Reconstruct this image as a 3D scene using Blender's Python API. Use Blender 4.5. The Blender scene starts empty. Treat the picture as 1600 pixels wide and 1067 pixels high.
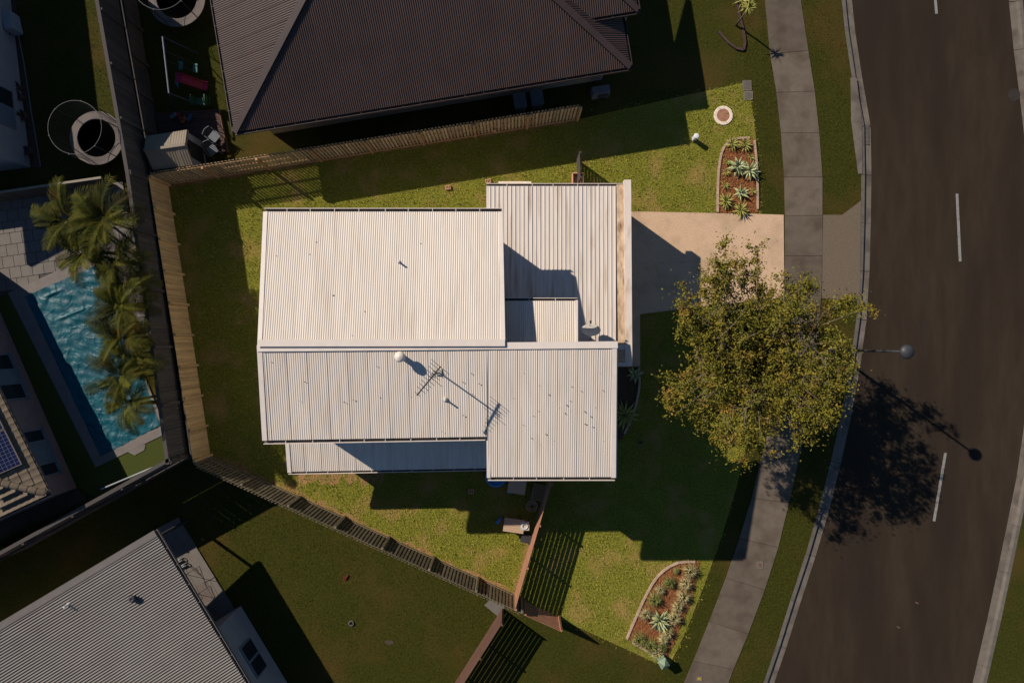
import bpy, bmesh, math, random
import numpy as np
from mathutils import Vector, Matrix

random.seed(7)
rng = np.random.default_rng(7)
SC = bpy.context.scene
COL = SC.collection

# ------------------------------------------------------------------ camera, sky, sun, exposure
H = 33.33                      # height of the drone above the lawn, metres
S = 32.0                       # photo pixels per metre on the ground
cam_data = bpy.data.cameras.new('camera')
cam_data.sensor_width = 36.0
cam_data.lens = 24.0
cam_data.clip_end = 2000
cam = bpy.data.objects.new('camera', cam_data)
cam.location = (0, 0, H)
COL.objects.link(cam)
SC.camera = cam

SUN_EL = math.radians(36.6)
AZ = Vector((-0.811, 0.585, 0)).normalized()
TO_SUN = Vector((AZ.x * math.cos(SUN_EL), AZ.y * math.cos(SUN_EL), math.sin(SUN_EL)))
world = bpy.data.worlds.new('World')
SC.world = world
world.use_nodes = True
wn = world.node_tree
sky = wn.nodes.new('ShaderNodeTexSky')
sky.sky_type = 'NISHITA'
sky.sun_disc = False
sky.air_density = 1.0
sky.dust_density = 0.0
sky.ozone_density = 6.0
sky.sun_elevation = SUN_EL
sky.sun_rotation = math.atan2(AZ.x, AZ.y)
wn.links.new(sky.outputs[0], wn.nodes['Background'].inputs[0])
wn.nodes['Background'].inputs[1].default_value = 0.068
sun_data = bpy.data.lights.new('sun', 'SUN')
sun_data.energy = 5.0
sun_data.angle = math.radians(0.5)
sun_data.color = (1.0, 0.90, 0.78)
sun = bpy.data.objects.new('sun', sun_data)
sun.rotation_euler = TO_SUN.to_track_quat('Z', 'Y').to_euler()
sun.location = (-20, 15, 40)
COL.objects.link(sun)
SC.view_settings.view_transform = 'Standard'
SC.view_settings.look = 'None'
SC.view_settings.exposure = 0.25
SC.view_settings.gamma = 1.0
SC.cycles.max_bounces = 5
SC.cycles.diffuse_bounces = 3

# ------------------------------------------------------------------ helpers
def P(px, py, z=0.0):
    """world point at height z for a position surveyed off the aerial photo"""
    f = 1 - z / H
    return Vector(((px - 800) / S * f, (533.5 - py) / S * f, z))

def A2(px, py):
    p = P(px, py)
    return (p.x, p.y)

WL = {}
def thing(name, label, cat, loc=(0, 0, 0), rz=0.0, group=None):
    o = bpy.data.objects.new(name, None)
    COL.objects.link(o)
    o.empty_display_size = 0.2
    o.location = loc
    o.rotation_euler = (0, 0, rz)
    o['label'] = label
    o['category'] = cat
    if group: o['group'] = group
    WL[o.name] = Vector(loc)
    return o

def tag(o, label, cat, group=None):
    o['label'] = label
    o['category'] = cat
    if group: o['group'] = group
    return o

def struct(o):
    o['kind'] = 'structure'
    return o

def link(name, me, parent=None, loc=(0, 0, 0), rot=(0, 0, 0), scale=None):
    o = bpy.data.objects.new(name, me)
    COL.objects.link(o)
    o.location = loc
    o.rotation_euler = rot
    if scale: o.scale = scale
    if parent: o.parent = parent
    return o

class MB:
    def __init__(s):
        s.v = []; s.f = []
    def add(s, vs, fs):
        b = len(s.v)
        s.v += [tuple(x) for x in vs]
        s.f += [tuple(i + b for i in f) for f in fs]
        return s
    def box(s, c, d, rz=0.0, m=None):
        x, y, z = d[0] / 2, d[1] / 2, d[2] / 2
        vs = [Vector(q) for q in ((-x,-y,-z),(x,-y,-z),(x,y,-z),(-x,y,-z),(-x,-y,z),(x,-y,z),(x,y,z),(-x,y,z))]
        R = m if m is not None else Matrix.Rotation(rz, 3, 'Z')
        vs = [R @ q + Vector(c) for q in vs]
        return s.add(vs, [(3,2,1,0),(4,5,6,7),(0,1,5,4),(1,2,6,5),(2,3,7,6),(3,0,4,7)])
    def bar(s, a, b, w, h, up=Vector((0, 0, 1))):
        a = Vector(a); b = Vector(b); d = b - a
        L = d.length; d = d / L
        if abs(d.dot(up)) > 0.98: up = Vector((1, 0, 0))
        r = d.cross(up).normalized(); u = r.cross(d)
        m = Matrix((d, r, u)).transposed()
        return s.box((a + b) / 2, (L, w, h), m=m)
    def tube(s, pts, rad, n=6, cap=True):
        pts = [Vector(p) for p in pts]
        if not hasattr(rad, '__len__'): rad = [rad] * len(pts)
        rings = []
        vs = []; fs = []
        for i, p in enumerate(pts):
            d = (pts[min(i + 1, len(pts) - 1)] - pts[max(i - 1, 0)])
            if d.length < 1e-6: d = Vector((0, 0, 1))
            d.normalize()
            up = Vector((0, 0, 1)) if abs(d.z) < 0.9 else Vector((1, 0, 0))
            r = d.cross(up).normalized(); u = r.cross(d)
            for k in range(n):
                a = 2 * math.pi * k / n
                vs.append(p + rad[i] * (r * math.cos(a) + u * math.sin(a)))
        for i in range(len(pts) - 1):
            for k in range(n):
                k2 = (k + 1) % n
                fs.append((i * n + k, i * n + k2, (i + 1) * n + k2, (i + 1) * n + k))
        if cap:
            fs.append(tuple(range(n - 1, -1, -1)))
            fs.append(tuple((len(pts) - 1) * n + k for k in range(n)))
        return s.add(vs, fs)
    def lathe(s, prof, c=(0, 0, 0), n=20, m=None):
        c = Vector(c); vs = []; fs = []
        for (r, z) in prof:
            for k in range(n):
                a = 2 * math.pi * k / n
                q = Vector((r * math.cos(a), r * math.sin(a), z))
                if m is not None: q = m @ q
                vs.append(q + c)
        for i in range(len(prof) - 1):
            for k in range(n):
                k2 = (k + 1) % n
                fs.append((i * n + k, i * n + k2, (i + 1) * n + k2, (i + 1) * n + k))
        if prof[0][0] > 1e-4: fs.append(tuple(range(n - 1, -1, -1)))
        if prof[-1][0] > 1e-4: fs.append(tuple((len(prof) - 1) * n + k for k in range(n)))
        return s.add(vs, fs)
    def ring(s, c, R, r, n=32, m=6, rot=None):
        vs = []; fs = []
        for i in range(n):
            a = 2 * math.pi * i / n
            for k in range(m):
                b = 2 * math.pi * k / m
                q = Vector(((R + r * math.cos(b)) * math.cos(a), (R + r * math.cos(b)) * math.sin(a), r * math.sin(b)))
                if rot is not None: q = rot @ q
                vs.append(q + Vector(c))
        for i in range(n):
            for k in range(m):
                i2 = (i + 1) % n; k2 = (k + 1) % m
                fs.append((i * m + k, i2 * m + k, i2 * m + k2, i * m + k2))
        return s.add(vs, fs)
    def prism(s, poly, z0, z1):
        """poly: list of (x,y) or (x,y,ztop); z1 ignored where given"""
        n = len(poly)
        top = [Vector((p[0], p[1], p[2] if len(p) > 2 else z1)) for p in poly]
        bot = [Vector((p[0], p[1], (p[2] + z0 if len(p) > 2 else z0))) for p in poly]
        fs = [tuple(range(n)), tuple(range(2 * n - 1, n - 1, -1))]
        for i in range(n):
            j = (i + 1) % n
            fs.append((i, n + i, n + j, j))
        return s.add(top + bot, fs)
    def build(s, name, mat, parent=None, smooth=False, local=False, loc=(0, 0, 0), rot=(0, 0, 0)):
        me = s.mesh(name, mat, parent, smooth, local)
        return link(name, me, parent, loc, rot)
    def mesh(s, name, mat, parent=None, smooth=False, local=False):
        me = bpy.data.meshes.new(name)
        vs = s.v
        if parent is not None and not local:
            o = parent; off = Vector((0, 0, 0))
            while o is not None:
                off += Vector(o.location); o = o.parent
            vs = [(v[0] - off.x, v[1] - off.y, v[2] - off.z) for v in vs]
        me.from_pydata(vs, [], s.f)
        bm = bmesh.new(); bm.from_mesh(me)
        bmesh.ops.recalc_face_normals(bm, faces=bm.faces)
        bm.to_mesh(me); bm.free()
        if smooth:
            me.polygons.foreach_set('use_smooth', [True] * len(me.polygons))
        me.materials.append(mat)
        return me

# ------------------------------------------------------------------ materials
def mat(name, c1, c2=None, scale=4.0, rough=0.7, c3=None, scale2=0.35, bump=0.0, bscale=60.0, spec=0.3, metal=0.0,
        stretch=None, dist=0.02, rnd=0.0, f3=0.55):
    m = bpy.data.materials.new(name)
    m.use_nodes = True
    nt = m.node_tree; N = nt.nodes; L = nt.links
    bs = N['Principled BSDF']
    bs.inputs['Roughness'].default_value = rough
    bs.inputs['Specular IOR Level'].default_value = spec
    bs.inputs['Metallic'].default_value = metal
    geo = N.new('ShaderNodeNewGeometry')
    src = geo.outputs['Position']
    if stretch:
        mp = N.new('ShaderNodeMapping')
        mp.inputs['Scale'].default_value = stretch[:3]
        if len(stretch) > 3: mp.inputs['Rotation'].default_value = (0, 0, stretch[3])
        L.new(src, mp.inputs[0]); src = mp.outputs[0]
    c1 = (*c1, 1); col = None
    if c2 is None:
        rgb = N.new('ShaderNodeRGB'); rgb.outputs[0].default_value = c1; col = rgb.outputs[0]
    else:
        no = N.new('ShaderNodeTexNoise'); no.inputs['Scale'].default_value = scale; no.inputs['Detail'].default_value = 6
        no.inputs['Roughness'].default_value = 0.65
        L.new(src, no.inputs['Vector'])
        rp = N.new('ShaderNodeValToRGB')
        rp.color_ramp.elements[0].position = 0.32; rp.color_ramp.elements[1].position = 0.68
        rp.color_ramp.elements[0].color = c1; rp.color_ramp.elements[1].color = (*c2, 1)
        L.new(no.outputs[0], rp.inputs[0]); col = rp.outputs[0]
    if c3 is not None:
        no2 = N.new('ShaderNodeTexNoise'); no2.inputs['Scale'].default_value = scale2; no2.inputs['Detail'].default_value = 5
        L.new(src, no2.inputs['Vector'])
        r2 = N.new('ShaderNodeValToRGB')
        r2.color_ramp.elements[0].position = f3 - 0.07; r2.color_ramp.elements[1].position = f3 + 0.16
        L.new(no2.outputs[0], r2.inputs[0])
        mx = N.new('ShaderNodeMix'); mx.data_type = 'RGBA'
        L.new(r2.outputs[0], mx.inputs[0]); L.new(col, mx.inputs[6]); mx.inputs[7].default_value = (*c3, 1)
        col = mx.outputs[2]
    if rnd > 0:
        oi = N.new('ShaderNodeObjectInfo')
        mr = N.new('ShaderNodeMapRange'); mr.inputs[3].default_value = 1 - rnd; mr.inputs[4].default_value = 1 + rnd
        L.new(oi.outputs['Random'], mr.inputs[0])
        hs = N.new('ShaderNodeHueSaturation'); L.new(mr.outputs[0], hs.inputs['Value']); L.new(col, hs.inputs['Color'])
        col = hs.outputs[0]
    L.new(col, bs.inputs['Base Color'])
    if bump > 0:
        nb = N.new('ShaderNodeTexNoise'); nb.inputs['Scale'].default_value = bscale; nb.inputs['Detail'].default_value = 4
        L.new(src, nb.inputs['Vector'])
        bp = N.new('ShaderNodeBump'); bp.inputs['Strength'].default_value = bump; bp.inputs['Distance'].default_value = dist
        L.new(nb.outputs[0], bp.inputs['Height']); L.new(bp.outputs[0], bs.inputs['Normal'])
    return m

M = {}  # dimming outside the lot is painted into footpath, kerb, crossover and neighbour colours
M['lawn'] = mat('lawn_grass', (0.085, 0.115, 0.010), (0.31, 0.27, 0.040), 11.0, 0.9, (0.34, 0.225, 0.070), 0.8, 1.0, 38, 0.1, dist=0.09, f3=0.58)
M['blade'] = mat('grass_blade', (0.095, 0.125, 0.011), (0.40, 0.345, 0.050), 13.0, 0.8, (0.40, 0.265, 0.085), 0.8, 0, 1, 0.15, f3=0.58)
M['weed'] = mat('coarse_blade', (0.05, 0.075, 0.008), (0.36, 0.31, 0.06), 20, 0.8, None, 1, 0, 1, 0.1)
M['verge'] = mat('dimmed_verge_grass', (0.020, 0.025, 0.0025), (0.056, 0.052, 0.006), 10.0, 0.9, (0.068, 0.045, 0.010), 0.35, 0.9, 45, 0.1, dist=0.05, f3=0.56)  # lawn turf again, with the dimming outside the lot painted in
M['vblade'] = mat('dimmed_verge_blade', (0.022, 0.028, 0.003), (0.074, 0.069, 0.008), 12.0, 0.8, (0.084, 0.054, 0.012), 0.35, 0, 1, 0.1, f3=0.56)  # grass blades with the same painted dimming in their colour
M['turf'] = mat('synthetic_turf', (0.040, 0.050, 0.010), (0.055, 0.065, 0.014), 14.0, 0.9, None, 1, 0.6, 90, 0.1)
M['asphalt'] = mat('asphalt', (0.028, 0.0195, 0.0125), (0.038, 0.0275, 0.0185), 2.2, 0.95, (0.025, 0.017, 0.0125), 0.5, 0.6, 120, 0.08, stretch=(1, 0.2, 1), f3=0.5)
M['crack'] = mat('crack_sealant', (0.014, 0.012, 0.011), (0.02, 0.017, 0.015), 6, 0.8)
M['asphalt_lid'] = mat('road_lid', (0.022, 0.017, 0.014), (0.03, 0.024, 0.019), 6, 0.8)
M['path'] = mat('footpath_concrete', (0.098, 0.075, 0.055), (0.124, 0.098, 0.073), 2.5, 0.9, (0.076, 0.056, 0.040), 1.1, 0.3, 90, 0.2, rnd=0.16)
M['kerb'] = mat('kerb_concrete', (0.085, 0.074, 0.062), (0.125, 0.108, 0.09), 3.0, 0.9, None, 1, 0.3, 80, 0.2, rnd=0.12)
M['pan'] = mat('gutter_pan', (0.12, 0.10, 0.08), (0.155, 0.13, 0.105), 3.0, 0.9, (0.075, 0.06, 0.05), 1.2, 0.3, 80, 0.2, rnd=0.08)
M['paint'] = mat('road_paint', (0.17, 0.165, 0.15), (0.23, 0.22, 0.20), 8, 0.8, (0.08, 0.07, 0.06), 6, f3=0.62)
M['crossover'] = mat('crossover', (0.105, 0.078, 0.052), (0.145, 0.112, 0.078), 22, 0.9, None, 1, 0.3, 110, 0.2)
M['drive'] = mat('exposed_aggregate', (0.34, 0.215, 0.13), (0.70, 0.49, 0.325), 30, 0.9, (0.40, 0.275, 0.175), 0.9, 0.6, 80, 0.2)
M['roof'] = mat('cream_roof_metal', (0.525, 0.455, 0.385), (0.575, 0.505, 0.43), 1.1, 0.55, (0.47, 0.395, 0.32), 0.9, 0, 1, 0.3, stretch=(6, 0.45, 1), rnd=0.035, f3=0.58)
M['trim'] = mat('cream_trim', (0.57, 0.495, 0.43), (0.63, 0.555, 0.485), 2.2, 0.5, None, 1, 0, 1, 0.3)
M['deckroof'] = mat('white_roof_deck', (0.55, 0.485, 0.425), (0.62, 0.55, 0.485), 1.5, 0.55, (0.36, 0.26, 0.17), 0.9, 0, 1, 0.3, stretch=(5, 0.35, 1), f3=0.60, rnd=0.03)
M['stain'] = mat('stained_box_gutter', (0.34, 0.225, 0.135), (0.60, 0.46, 0.31), 2.6, 0.7, (0.15, 0.075, 0.035), 1.6, 0, 1, 0.2, stretch=(2.5, 0.9, 1), f3=0.57)
M['stained_trim'] = mat('stained_trim', (0.58, 0.49, 0.42), (0.64, 0.55, 0.48), 2.2, 0.55, (0.38, 0.27, 0.18), 1.1, 0, 1, 0.3, stretch=(3, 1, 1), f3=0.6)
M['gutter_in'] = mat('gutter_lining', (0.06, 0.055, 0.06), (0.10, 0.085, 0.07), 4, 0.8)
M['wall'] = mat('render_wall', (0.50, 0.46, 0.42), (0.58, 0.54, 0.49), 1.5, 0.85)
M['nwall'] = mat('neighbour_render_wall', (0.25, 0.235, 0.23), (0.30, 0.28, 0.275), 1.5, 0.85)
M['nwall2'] = mat('neighbour_pale_wall', (0.23, 0.21, 0.17), (0.28, 0.255, 0.21), 1.5, 0.85)
M['brown'] = mat('brown_roof_metal', (0.039, 0.0225, 0.0175), (0.050, 0.029, 0.023), 1.0, 0.5, None, 1, 0, 1, 0.35, rnd=0.06)
M['brown_trim'] = mat('brown_trim', (0.042, 0.027, 0.024), (0.05, 0.033, 0.029), 2.0, 0.5)
M['grey'] = mat('dimmed_roof_metal', (0.102, 0.088, 0.077), (0.125, 0.110, 0.098), 1.0, 0.5, None, 1, 0, 1, 0.3, rnd=0.04)  # pale metal greyed by the dimming painted in outside the lot
M['grey_trim'] = mat('grey_trim', (0.125, 0.108, 0.095), (0.145, 0.127, 0.113), 2.0, 0.5)
M['tan_fence'] = mat('tan_timber', (0.50, 0.32, 0.14), (0.66, 0.45, 0.21), 3, 0.9, (0.42, 0.27, 0.13), 0.8, 0.3, 30, 0.2, stretch=(14, 14, 1.2), rnd=0.16)
M['fence'] = mat('weathered_timber', (0.32, 0.23, 0.13), (0.48, 0.36, 0.22), 3, 0.9, (0.26, 0.185, 0.11), 1, 0.3, 30, 0.2, stretch=(14, 14, 1.2), rnd=0.22)
M['old_fence'] = mat('old_timber', (0.13, 0.105, 0.065), (0.22, 0.18, 0.115), 3, 0.9, (0.12, 0.095, 0.06), 1, 0.3, 30, 0.2, stretch=(14, 14, 1.2), rnd=0.22)
M['rail'] = mat('orange_timber', (0.30, 0.165, 0.075), (0.40, 0.24, 0.115), 3, 0.9, None, 1, 0.2, 30, 0.2, rnd=0.1)
M['dark_fence'] = mat('dark_timber', (0.055, 0.046, 0.040), (0.085, 0.07, 0.06), 3, 0.9, (0.05, 0.05, 0.055), 1, 0.3, 30, 0.2, stretch=(14, 14, 1.2), rnd=0.2)
M['brown_fence'] = mat('brown_timber', (0.075, 0.056, 0.042), (0.105, 0.08, 0.06), 3, 0.9, None, 1, 0.3, 30, 0.2, stretch=(14, 14, 1.2), rnd=0.15)
M['red_fence'] = mat('merbau_timber', (0.27, 0.125, 0.070), (0.36, 0.175, 0.10), 3, 0.7, None, 1, 0.2, 30, 0.25, rnd=0.08)
M['red_fence2'] = mat('merbau_timber_dimmed', (0.085, 0.043, 0.03), (0.11, 0.058, 0.04), 3, 0.8, None, 1, 0.2, 30, 0.2, rnd=0.08)  # merbau of the lot fence, darkened by dimming painted into its colour
M['mulch'] = mat('bark_mulch', (0.16, 0.052, 0.020), (0.40, 0.165, 0.065), 16, 0.95, (0.24, 0.095, 0.04), 1.2, 1.0, 40, 0.1, dist=0.06)
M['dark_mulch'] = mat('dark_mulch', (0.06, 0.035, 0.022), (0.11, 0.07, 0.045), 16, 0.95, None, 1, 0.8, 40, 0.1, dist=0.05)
M['edging'] = mat('edging_concrete', (0.32, 0.215, 0.155), (0.42, 0.30, 0.22), 6, 0.9, None, 1, 0.3, 60, 0.2, rnd=0.08)
M['pale'] = mat('pale_concrete', (0.62, 0.50, 0.38), (0.72, 0.60, 0.47), 6, 0.9, None, 1, 0.3, 60, 0.2)
M['rust'] = mat('rusty_cover', (0.26, 0.115, 0.07), (0.34, 0.17, 0.11), 10, 0.85, None, 1, 0.3, 60, 0.2)
M['brick'] = mat('orange_brick', (0.44, 0.22, 0.12), (0.55, 0.32, 0.19), 10, 0.9)
M['agave'] = mat('agave_leaf', (0.24, 0.28, 0.13), (0.36, 0.38, 0.20), 5, 0.6, (0.42, 0.40, 0.15), 3, rnd=0.2)
M['yucca'] = mat('yellow_green_leaf', (0.20, 0.21, 0.04), (0.40, 0.36, 0.09), 7, 0.7, rnd=0.2)
M['tuft'] = mat('straw_tuft', (0.24, 0.21, 0.085), (0.42, 0.35, 0.17), 9, 0.8, rnd=0.2)
M['green_tuft'] = mat('green_tuft', (0.11, 0.13, 0.03), (0.20, 0.20, 0.05), 9, 0.8, rnd=0.2)
M['leaf'] = mat('tree_leaf', (0.062, 0.070, 0.008), (0.20, 0.16, 0.020), 2.4, 0.7, (0.27, 0.145, 0.030), 1.1, 0, 1, 0.12, f3=0.60)
M['bark'] = mat('grey_bark', (0.10, 0.075, 0.05), (0.18, 0.14, 0.10), 8, 0.9, None, 1, 0.5, 30, 0.1)
M['palm_leaf'] = mat('palm_frond', (0.015, 0.022, 0.002), (0.066, 0.060, 0.005), 3, 0.75, (0.075, 0.042, 0.007), 1.2, 0, 1, 0.08, rnd=0.6, f3=0.62)
M['palm_stem'] = mat('palm_stem', (0.09, 0.085, 0.035), (0.14, 0.12, 0.06), 6, 0.8)
M['coping'] = mat('pool_coping', (0.13, 0.112, 0.10), (0.16, 0.14, 0.125), 3, 0.8, None, 1, 0.2, 60)
M['tile'] = mat('terrace_paver', (0.115, 0.10, 0.088), (0.14, 0.122, 0.105), 3, 0.8, None, 1, 0.2, 60, rnd=0.05)
M['grout'] = mat('paver_joint', (0.05, 0.044, 0.04), (0.06, 0.052, 0.047), 5, 0.9)
M['cover'] = mat('pool_cover', (0.002, 0.048, 0.070), (0.003, 0.075, 0.098), 2.2, 0.5, None, 1, 0.0, 4, 0.25)
M['white'] = mat('white_plastic', (0.55, 0.55, 0.55), (0.62, 0.62, 0.60), 4, 0.5)
M['dimwhite'] = mat('grey_plastic', (0.22, 0.23, 0.25), (0.27, 0.28, 0.30), 4, 0.6)
M['steel'] = mat('galvanised_steel', (0.30, 0.31, 0.32), (0.40, 0.41, 0.42), 6, 0.4, metal=0.4)
M['dark'] = mat('dark_metal', (0.025, 0.025, 0.028), (0.04, 0.04, 0.045), 5, 0.5)
M['black'] = mat('black_mesh', (0.010, 0.010, 0.012), (0.016, 0.016, 0.018), 6, 0.9)
M['glass'] = mat('window_glass', (0.015, 0.02, 0.025), (0.02, 0.025, 0.03), 2, 0.05, spec=0.6)
M['blind'] = mat('window_blind', (0.10, 0.13, 0.15), (0.13, 0.16, 0.18), 2, 0.6)
M['frame'] = mat('window_frame', (0.13, 0.15, 0.17), (0.16, 0.18, 0.20), 3, 0.5)
M['dish'] = mat('dish_grey', (0.36, 0.33, 0.28), (0.46, 0.42, 0.36), 4, 0.5)
M['deckboard'] = mat('dark_red_deck', (0.045, 0.024, 0.020), (0.07, 0.038, 0.03), 5, 0.8, rnd=0.2)
M['shed'] = mat('beige_steel', (0.17, 0.14, 0.10), (0.20, 0.165, 0.12), 2, 0.6)
M['ring'] = mat('trampoline_pad', (0.095, 0.075, 0.065), (0.125, 0.10, 0.085), 2, 0.7)
M['terracotta'] = mat('terracotta', (0.10, 0.055, 0.038), (0.13, 0.075, 0.055), 5, 0.8)
M['bark_dark'] = mat('dead_leaf', (0.05, 0.03, 0.02), (0.09, 0.06, 0.04), 9, 0.9)
M['earth'] = mat('worn_earth', (0.20, 0.105, 0.045), (0.34, 0.20, 0.09), 9, 0.95, (0.16, 0.13, 0.03), 2.5, 0.8, 40, 0.1, f3=0.52)
M['soil'] = mat('bare_soil', (0.045, 0.032, 0.022), (0.07, 0.05, 0.035), 7, 0.95, None, 1, 0.8, 40)
M['table'] = mat('table_timber', (0.36, 0.24, 0.15), (0.46, 0.32, 0.21), 8, 0.8, stretch=(3, 14, 3))
M['rattan'] = mat('rattan', (0.20, 0.14, 0.08), (0.28, 0.20, 0.12), 8, 0.8)
M['dtile'] = mat('tan_roof_tile', (0.105, 0.078, 0.05), (0.14, 0.105, 0.07), 4, 0.8, rnd=0.15)
def plain(n, c, rough=0.5):
    M[n] = mat(n, c, tuple(min(1, x * 1.25) for x in c), 5, rough)
plain('blue_plastic', (0.03, 0.20, 0.42)); plain('pink_plastic', (0.20, 0.008, 0.035)); plain('green_plastic', (0.008, 0.05, 0.02))
plain('teal_plastic', (0.02, 0.09, 0.08)); plain('red_plastic', (0.45, 0.05, 0.03)); plain('orange_plastic', (0.45, 0.12, 0.02))
plain('yellow_paint', (0.30, 0.20, 0.02)); plain('pillar_green', (0.14, 0.19, 0.12)); plain('swing_blue', (0.03, 0.045, 0.07)); plain('dim_blue', (0.01, 0.05, 0.10)); plain('dim_red', (0.16, 0.018, 0.012)); plain('dim_orange', (0.17, 0.045, 0.008)); plain('chair_white', (0.085, 0.095, 0.105)); plain('hoop', (0.055, 0.052, 0.05)); plain('swing_bar', (0.12, 0.13, 0.16))  # play yard plastics and white chairs have its dimness painted into their colours

def brick_mat():
    m = bpy.data.materials.new('far_brick_wall'); m.use_nodes = True
    N = m.node_tree.nodes; L = m.node_tree.links
    g = N.new('ShaderNodeNewGeometry'); sx = N.new('ShaderNodeSeparateXYZ'); L.new(g.outputs['Position'], sx.inputs[0])
    a = N.new('ShaderNodeMath'); a.operation = 'MULTIPLY'; a.inputs[1].default_value = -0.89; L.new(sx.outputs[1], a.inputs[0])
    b = N.new('ShaderNodeMath'); b.operation = 'MULTIPLY_ADD'; b.inputs[1].default_value = 0.45; L.new(sx.outputs[0], b.inputs[0]); L.new(a.outputs[0], b.inputs[2])
    cx = N.new('ShaderNodeCombineXYZ'); L.new(b.outputs[0], cx.inputs[0]); L.new(sx.outputs[2], cx.inputs[1])
    t = N.new('ShaderNodeTexBrick'); t.inputs['Scale'].default_value = 1.0
    t.inputs['Brick Width'].default_value = 0.24; t.inputs['Row Height'].default_value = 0.086; t.inputs['Mortar Size'].default_value = 0.008
    t.inputs['Color1'].default_value = (0.24, 0.15, 0.13, 1); t.inputs['Color2'].default_value = (0.30, 0.19, 0.165, 1); t.inputs['Mortar'].default_value = (0.15, 0.12, 0.11, 1)
    L.new(cx.outputs[0], t.inputs['Vector']); L.new(t.outputs[0], N['Principled BSDF'].inputs['Base Color'])
    N['Principled BSDF'].inputs['Roughness'].default_value = 0.9
    return m
M['bricks'] = brick_mat()
def solar_mat():
    m = bpy.data.materials.new('solar_cells'); m.use_nodes = True
    N = m.node_tree.nodes; L = m.node_tree.links
    t = N.new('ShaderNodeTexBrick'); t.offset = 0; t.inputs['Scale'].default_value = 1.0
    t.inputs['Brick Width'].default_value = 0.16; t.inputs['Row Height'].default_value = 0.16; t.inputs['Mortar Size'].default_value = 0.008
    t.inputs['Color1'].default_value = (0.006, 0.009, 0.035, 1); t.inputs['Color2'].default_value = (0.008, 0.011, 0.042, 1); t.inputs['Mortar'].default_value = (0.10, 0.10, 0.13, 1)
    tc = N.new('ShaderNodeTexCoord'); L.new(tc.outputs['Object'], t.inputs['Vector'])
    L.new(t.outputs[0], N['Principled BSDF'].inputs['Base Color']); N['Principled BSDF'].inputs['Roughness'].default_value = 0.15
    return m
M['solar'] = solar_mat()

# ------------------------------------------------------------------ setting: ground, lawns, paths, road
KERB = [(1240, -900), (1293, -250), (1315, 0), (1322, 60), (1331, 120), (1345, 200), (1346, 260), (1345, 340), (1343, 420), (1338, 500), (1330, 560), (1318, 630),
        (1303, 700), (1281, 790), (1256, 875), (1226, 965), (1193, 1067), (1090, 1330), (820, 1900)]
EAST = [(1560, -900), (1592, -150), (1599, 20), (1616, 160), (1630, 300), (1634, 440), (1628, 600), (1611, 740), (1591, 840), (1568, 950), (1541, 1067), (1452, 1400), (1200, 1900)]
def smooth_line(pts, k=6):
    out = []
    n = len(pts)
    for i in range(n - 1):
        p0 = Vector(pts[max(i - 1, 0)]); p1 = Vector(pts[i]); p2 = Vector(pts[i + 1]); p3 = Vector(pts[min(i + 2, n - 1)])
        for j in range(k):
            t = j / k
            out.append(0.5 * ((2 * p1) + (-p0 + p2) * t + (2 * p0 - 5 * p1 + 4 * p2 - p3) * t * t + (-p0 + 3 * p1 - 3 * p2 + p3) * t ** 3))
    out.append(Vector(pts[-1]))
    return [tuple(p) for p in out]
kerb_l = [A2(*p) for p in smooth_line(KERB, 4)]
east_l = [A2(*p) for p in smooth_line(EAST, 4)]

def sheet(name, pts, z, m, kind='structure', subdiv=0):
    me = bpy.data.meshes.new(name)
    me.from_pydata([(p[0], p[1], z) for p in pts], [], [tuple(range(len(pts)))])
    bm = bmesh.new(); bm.from_mesh(me)
    for f in bm.faces:
        if f.normal.z < 0: f.normal_flip()
    bm.to_mesh(me); bm.free()
    me.materials.append(m)
    o = link(name, me)
    if kind: o['kind'] = kind
    return o

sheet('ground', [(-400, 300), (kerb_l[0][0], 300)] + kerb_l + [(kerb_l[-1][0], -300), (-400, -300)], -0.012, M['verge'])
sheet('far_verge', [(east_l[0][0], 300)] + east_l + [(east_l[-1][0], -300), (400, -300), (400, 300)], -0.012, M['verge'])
sheet('road', [(kerb_l[0][0] - 2, 300)] + [(p[0] - 0.5, p[1]) for p in kerb_l] + [(kerb_l[-1][0] - 2, -300), (east_l[-1][0] + 2, -300)] + [(p[0] + 0.5, p[1]) for p in reversed(east_l)] + [(east_l[0][0] + 2, 300)], -0.14, M['asphalt'])

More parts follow.
